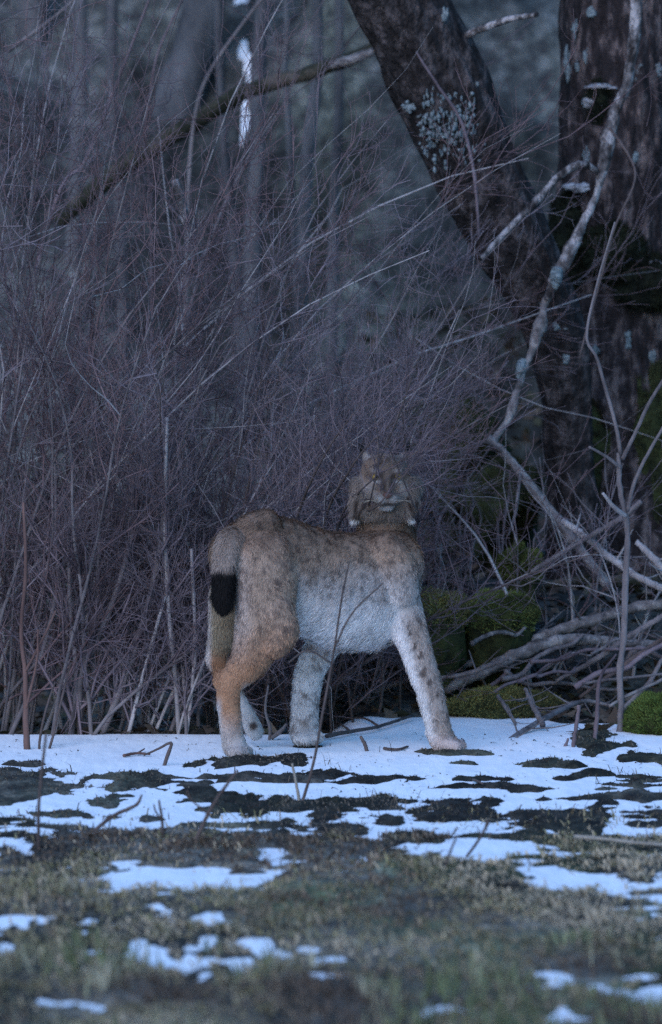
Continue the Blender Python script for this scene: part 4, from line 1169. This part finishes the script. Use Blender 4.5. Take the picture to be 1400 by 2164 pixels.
def coat(P, pid):
    """coat colour of the animal at body points P"""
    px, py = project(P)
    n = len(P)
    nz = fbm(P[:, 0] * 22, P[:, 1] * 22, P[:, 2] * 22, seed=201) - .5
    nl = fbm(P[:, 0] * 9, P[:, 1] * 9, P[:, 2] * 9, seed=202) - .5
    fl = fbm(P[:, 0] * 150 + P[:, 2] * 90, P[:, 1] * 120, P[:, 2] * 75, seed=203, octv=2)
    sp = sstep(.50, .68, fl)                       # spots drawn out down the flank
    bars = sstep(.57, .68, fbm(P[:, 0] * 24 + 5, P[:, 1] * 24, P[:, 2] * 85 + P[:, 0] * 40, seed=204, octv=2))
    dots = sstep(.63, .70, fbm(P[:, 0] * 62, P[:, 1] * 62, P[:, 2] * 54, seed=205, octv=2))
    C = np.tile(TAN, (n, 1))
    # torso
    v = py + nl * 75
    c = mix(np.tile(BROWN, (n, 1)), np.tile(TAN * .95, (n, 1)), sstep(1110, 1190, v))
    c = mix(c, np.tile(GREY, (n, 1)), sstep(1170, 1235, v + (px - 700) * .06))
    c = mix(c, np.tile(WHITE, (n, 1)), sstep(1205, 1325, v - np.maximum(0, 640 - px) * 1.2 + np.maximum(0, 800 - px) * .08))
    c = mix(c, np.tile(DARK, (n, 1)), sp * .62 * (1 - sstep(1235, 1300, py)))
    C = np.where((pid == 0)[:, None], c, C)
    side = c.copy()
    C = np.where((pid == 9)[:, None], mix(np.tile(BROWN * .75, (n, 1)), np.tile(BROWN, (n, 1)), sstep(1090, 1150, py + nl * 60)), C)
    # near hind leg
    c = mix(np.tile(BROWN * 1.15, (n, 1)), np.tile(TAN * 1.05, (n, 1)), sstep(1120, 1210, v))
    c = mix(c, np.tile(GREY * 1.25, (n, 1)), (1 - sstep(498, 545, px + nl * 30)) * sstep(1150, 1200, py) * (1 - sstep(1380, 1420, py)) * .9)
    c = mix(c, np.tile(ORANGE, (n, 1)), sstep(1270, 1430, py + nl * 50) * .92)
    c = mix(c, np.tile(WHITE * .9, (n, 1)), sstep(505, 522, px + nz * 14) * sstep(1430, 1475, py))
    c = mix(c, np.tile(WHITE * .62, (n, 1)), sstep(1495, 1575, py + nl * 40) * .8)
    c = mix(c, np.tile(WHITE * .85, (n, 1)), (1 - sstep(458, 474, px)) * sstep(1465, 1500, py))
    c = mix(c, np.tile(DARK * 1.6, (n, 1)), (sp * .62 + bars * .6 * sstep(550, 600, px)).clip(0, .8) * (1 - sstep(1400, 1450, py)))
    isR = (pid == 1) | (pid == 2)
    C = np.where(isR[:, None], c, C)
    # far hind leg
    c = mix(np.tile(OLIVE, (n, 1)), np.tile(ORANGE * .62, (n, 1)), sstep(1360, 1400, py) * (1 - sstep(1430, 1460, py)))
    c = mix(c, np.tile(WHITE * .75, (n, 1)), sstep(1440, 1480, py))
    c = mix(c, np.tile(GREY * 1.3, (n, 1)), (1 - sstep(440, 452, px)) * .9)
    pad = np.exp(-(((px - 536) / 8) ** 2 + ((py - 1534) / 9) ** 2))
    c = mix(c, np.tile(DARK, (n, 1)), (pad * 1.6).clip(0, 1))
    C = np.where((pid == 3)[:, None], c, C)
    # near foreleg
    ctr = np.interp(py, [1200, 1300, 1400, 1500, 1580], [838, 856, 888, 916, 936])
    off = px - ctr
    c = mix(np.tile(GREY, (n, 1)), np.tile(TAN * 1.1, (n, 1)), .35 + nl * .6)
    c = mix(c, np.tile(WHITE * .95, (n, 1)), 1 - sstep(-26, 4, off + nz * 22 - 4))
    c = mix(c, np.tile(DARK, (n, 1)), (dots * .75 + sp * .35).clip(0, .8) * sstep(-22, 0, off) * (1 - sstep(1500, 1560, py)))
    c = mix(c, np.tile(np.array([.47, .38, .36]), (n, 1)), sstep(1540, 1580, py))
    c = mix(side, c, sstep(1215, 1330, py + nl * 60))
    C = np.where(((pid == 4) | (pid == 5))[:, None], c, C)
    # far foreleg
    c = mix(np.tile(WHITE * .88, (n, 1)), np.tile(DARK * 1.7, (n, 1)), (bars * .55 + dots * .5).clip(0, .75))
    c = mix(c, np.tile(GREY * .8, (n, 1)), np.exp(-(((px - 643) / 16) ** 2 + ((py - 1530) / 18) ** 2)) * .7)
    C = np.where(((pid == 6) | (pid == 7))[:, None], c, C)
    # tail
    c = mix(np.tile(BROWN * 1.15, (n, 1)), np.tile(GREY * .9, (n, 1)), .4 + nl * .5)
    c = mix(c, np.tile(BLACK, (n, 1)), sstep(1194, 1211, py + nz * 14))
    C = np.where((pid == 8)[:, None], c, C)
    # head
    L = P - HC
    d = -L[:, 1]; x = L[:, 0] - .06 * d; z = L[:, 2]; ax = np.abs(x)
    hc = mix(np.tile(BROWN * .8, (n, 1)), np.tile(GREY * .5, (n, 1)), (.35 + nl * .8).clip(0, 1))
    hc = mix(hc, np.tile(GREY * .75, (n, 1)), sstep(.02, .04, ax) * sstep(.01, -.02, z))
    hc = mix(hc, np.tile(WHITE * .5, (n, 1)), np.exp(-((ax - .016) / .014) ** 2 - ((z + .046) / .011) ** 2))       # whisker pads
    hc = mix(hc, np.tile(WHITE * .6, (n, 1)), np.exp(-(ax / .03) ** 2 - ((z + .074) / .010) ** 2))                    # chin
    vw = (.006 + .30 * (z + .036)).clip(.004, .026)
    vee = np.exp(-((ax - vw * .75) / (.0055 + vw * .12)) ** 2) * sstep(-.040, -.034, z) * (1 - sstep(.022, .034, z)) * sstep(.03, .045, d)
    hc = mix(hc, np.tile(DARK * .8, (n, 1)), vee * .85)                                                # dark V from the eyes to the nose
    hc = mix(hc, np.tile(DARK * .4, (n, 1)), np.exp(-(ax / .030) ** 2 - ((z + .0585 + ax * .12) / .0042) ** 2) * sstep(.02, .04, d))   # mouth
    for ex in (-.033, .033):
        hc = mix(hc, np.tile(DARK * .6, (n, 1)), np.exp(-((x - ex) / .018) ** 2 - ((z - .018) / .0105) ** 2) * .97)
        hc = mix(hc, np.tile(WHITE * .8, (n, 1)), np.exp(-((x - ex * .95) / .012) ** 2 - ((z - .003) / .005) ** 2) * .7)
        hc = mix(hc, np.tile(WHITE * .6, (n, 1)), np.exp(-((x - ex) / .012) ** 2 - ((z - .036) / .005) ** 2) * .5)
    hc = mix(hc, np.tile(DARK, (n, 1)), sstep(.60, .68, fbm(P[:, 0] * 60, P[:, 1] * 60, P[:, 2] * 40, seed=209, octv=2)) * sstep(.02, .04, z) * .6)
    C = np.where((pid == 10)[:, None], hc, C)
    rc = mix(np.tile(GREY * .55, (n, 1)), np.tile(BROWN * .8, (n, 1)), (.3 + nl).clip(0, 1))
    line1 = np.exp(-((ax - .052 - (-.03 - z) * .40) / .006) ** 2) * sstep(-.02, -.04, z)
    line2 = np.exp(-((ax - .080 - (-.05 - z) * .18) / .006) ** 2) * sstep(-.03, -.05, z)
    rc = mix(rc, np.tile(DARK * .5, (n, 1)), np.maximum(line1, line2) * .95)
    rc = mix(rc, np.tile(WHITE * .95, (n, 1)), sstep(-.099, -.106, z) * sstep(.052, .062, ax))
    C = np.where((pid == 11)[:, None], rc, C)
    ec = mix(np.tile(GREY * .75, (n, 1)), np.tile(BLACK * 2, (n, 1)), sstep(.078, .090, z))
    C = np.where((pid == 12)[:, None], ec, C)
    return (C * (1 + nz[:, None] * .5)).clip(.004, .9)


lynx = thing('lynx', 'spotted tawny lynx with black-tipped tail walking on snow and looking back', 'lynx')
make_obj('body', BV, None, M['fur'], lynx, F3=BT3, col=coat(BV, pid) * .8)

# the coat: short tapered strands lying along the body
tri = BV[BT3]
area = np.linalg.norm(np.cross(tri[:, 1] - tri[:, 0], tri[:, 2] - tri[:, 0]), axis=1) / 2
tp = pid[BT3[:, 0]]
dens = np.array([1, 1, 1.3, 1, 1.1, 1.3, 1.1, 1.3, 1.3, 1.2, 2.6, 2.2, 2.6])[tp]
NS = 230000
rf = np.random.default_rng(99)
pk = rf.choice(len(BT3), NS, p=area * dens / (area * dens).sum())
bw = rf.dirichlet([1, 1, 1], NS)
p0 = (BV[BT3[pk]] * bw[..., None]).sum(1)
nn = (BN[BT3[pk]] * bw[..., None]).sum(1); nn /= np.linalg.norm(nn, axis=1, keepdims=True)
sp_ = pid[BT3[pk, 0]]
LEN = np.array([.015, .012, .008, .012, .011, .008, .012, .008, .014, .015, .008, .020, .008])[sp_]
_, ppy = project(p0)
LEN = np.where(sp_ == 0, LEN * (1 + .6 * sstep(1290, 1360, ppy)), LEN)
eyed = np.minimum(np.linalg.norm(p0 - hd(-.033, .0175, .058), axis=1), np.linalg.norm(p0 - hd(.033, .0175, .058), axis=1))
LEN = LEN * np.where((sp_ == 8) & (ppy > 1195), 1.5, 1)
LEN = LEN * np.where(eyed < .022, .35, 1)
LEN = LEN * np.where((sp_ == 1) | (sp_ == 3), 1 - .35 * sstep(1400, 1480, ppy), 1)
flow = np.tile(-FW * .75 - UPV * .65, (NS, 1))
leg = np.isin(sp_, [1, 2, 3, 4, 5, 6, 7, 8])
flow[leg] = -UPV * 1.0 - FW * .15
hm = np.isin(sp_, [10])
rel = p0 - hd(0, -.038, .085)
flow[hm] = rel[hm] / (np.linalg.norm(rel[hm], axis=1, keepdims=True) + 1e-6)
flow[sp_ == 11] = np.array([0, .2, -1.0]) + np.sign(rel[sp_ == 11][:, :1]) * np.array([.55, 0, 0])
flow[sp_ == 12] = UPV
clump = np.stack([fbm(p0[:, 0] * 40, p0[:, 1] * 40, p0[:, 2] * 40, seed=s, octv=2) - .5 for s in (211, 212, 213)], -1)
tang = flow - nn * (flow * nn).sum(1, keepdims=True)
tang /= np.linalg.norm(tang, axis=1, keepdims=True) + 1e-6
dirv = tang * .85 + nn * .38 + clump * 1.0 + rf.normal(0, .13, (NS, 3))
dirv /= np.linalg.norm(dirv, axis=1, keepdims=True)
ln = (LEN * rf.uniform(.6, 1.25, NS))[:, None]
sd_ = np.cross(dirv, nn + rf.normal(0, .25, (NS, 3))); sd_ /= np.linalg.norm(sd_, axis=1, keepdims=True) + 1e-9
wd = np.where(np.isin(sp_, [10, 11, 12]), .0005, .00075)[:, None] * sd_ * rf.uniform(.7, 1.3, (NS, 1))
d2 = dirv + tang * .35 - UPV * .12; d2 /= np.linalg.norm(d2, axis=1, keepdims=True)
q0 = p0 - nn * .001
q1 = q0 + dirv * ln * .5; q2 = q1 + d2 * ln * .5
FV = np.stack([q0 - wd, q0 + wd, q1 - wd * .8, q1 + wd * .8, q2], 1).reshape(-1, 3)
bs = np.arange(NS)[:, None] * 5
fc = coat(p0, sp_) * rf.uniform(.72, 1.3, (NS, 1))
fcol = np.repeat(fc[:, None, :], 5, 1) * np.array([.85, .85, 1.0, 1.0, 1.1])[None, :, None]
tag(make_obj('fur', FV, bs + np.array([[0, 1, 3, 2]]), M['fur'], lynx, F3=bs + np.array([[2, 3, 4]]), col=fcol.reshape(-1, 3).clip(0, .92), smooth=False), kind='stuff')

for ex in (-.033, .033):
    V, F, D = blob_verts(hd(ex, .0175, .0590), .0095, .0085, .0085, 3, nu=20, nv=14, amp=0)
    e = make_obj('eye', V, F, M['eye'], lynx)
    V, F, D = blob_verts(hd(ex, .0175, .0650), .0042, .003, .0050, 3, nu=14, nv=10, amp=0)
    make_obj('pupil', V, F, M['black'], e)
V, F, D = blob_verts(hd(0, -.035, .090), .0125, .007, .0085, 5, nu=20, nv=14, amp=.15)
V[:, 0] = hd(0, 0, .090)[0] + (V[:, 0] - hd(0, 0, .090)[0]) * (1 + (V[:, 2] - hd(0, -.035, 0)[2]) * 40).clip(.35, 1.3)
make_obj('nose', V, F, M['nose'], lynx)
for s in (-1, 1):
    P = np.array([[hd(s * .064 + rf.normal(0, .003), .084, -.018), hd(s * .068 + rf.normal(0, .004), .098, -.02), hd(s * .069 + rf.normal(0, .006), .112, -.022)] for k in range(26)])
    V, F = tubes(P, np.tile([.0012, .0010, .0003], (26, 1)), 3)
    make_obj('ear_tuft', V, F, M['black'], lynx)
P = []
for s in (-1, 1):
    for k in range(5):
        a = hd(s * .020, -.045 - .003 * k, .084)
        P.append([a, a + np.array([s * .03, -.006, -.004 + .003 * k]), a + np.array([s * .062, .004, -.018 + .006 * k])])
for k, q in enumerate(P):
    V, F = tubes(np.array(q)[None], np.array([[.0006, .0005, .0002]]), 3)
    make_obj('whisker', V, F, M['straw'], lynx)
# ------------------------------------------------------------------ every Empty sits at its thing's base
bpy.context.view_layer.update()
for e in [o for o in COL.objects if o.type == 'EMPTY']:
    pts = np.array([[*c.bound_box[k]] for c in e.children if c.type == 'MESH' for k in range(8)])
    if not len(pts): continue
    lo, hi = pts.min(0), pts.max(0)
    lowc = next((c for c in e.children if abs(min(b[2] for b in c.bound_box) - lo[2]) < 1e-4), None)
    bb = np.array([[*b] for b in lowc.bound_box]) if lowc else pts
    e.location = Vector((float(bb[:, 0].mean()), float(bb[:, 1].mean()), float(lo[2])))
    for c in e.children:
        c.location = -e.location
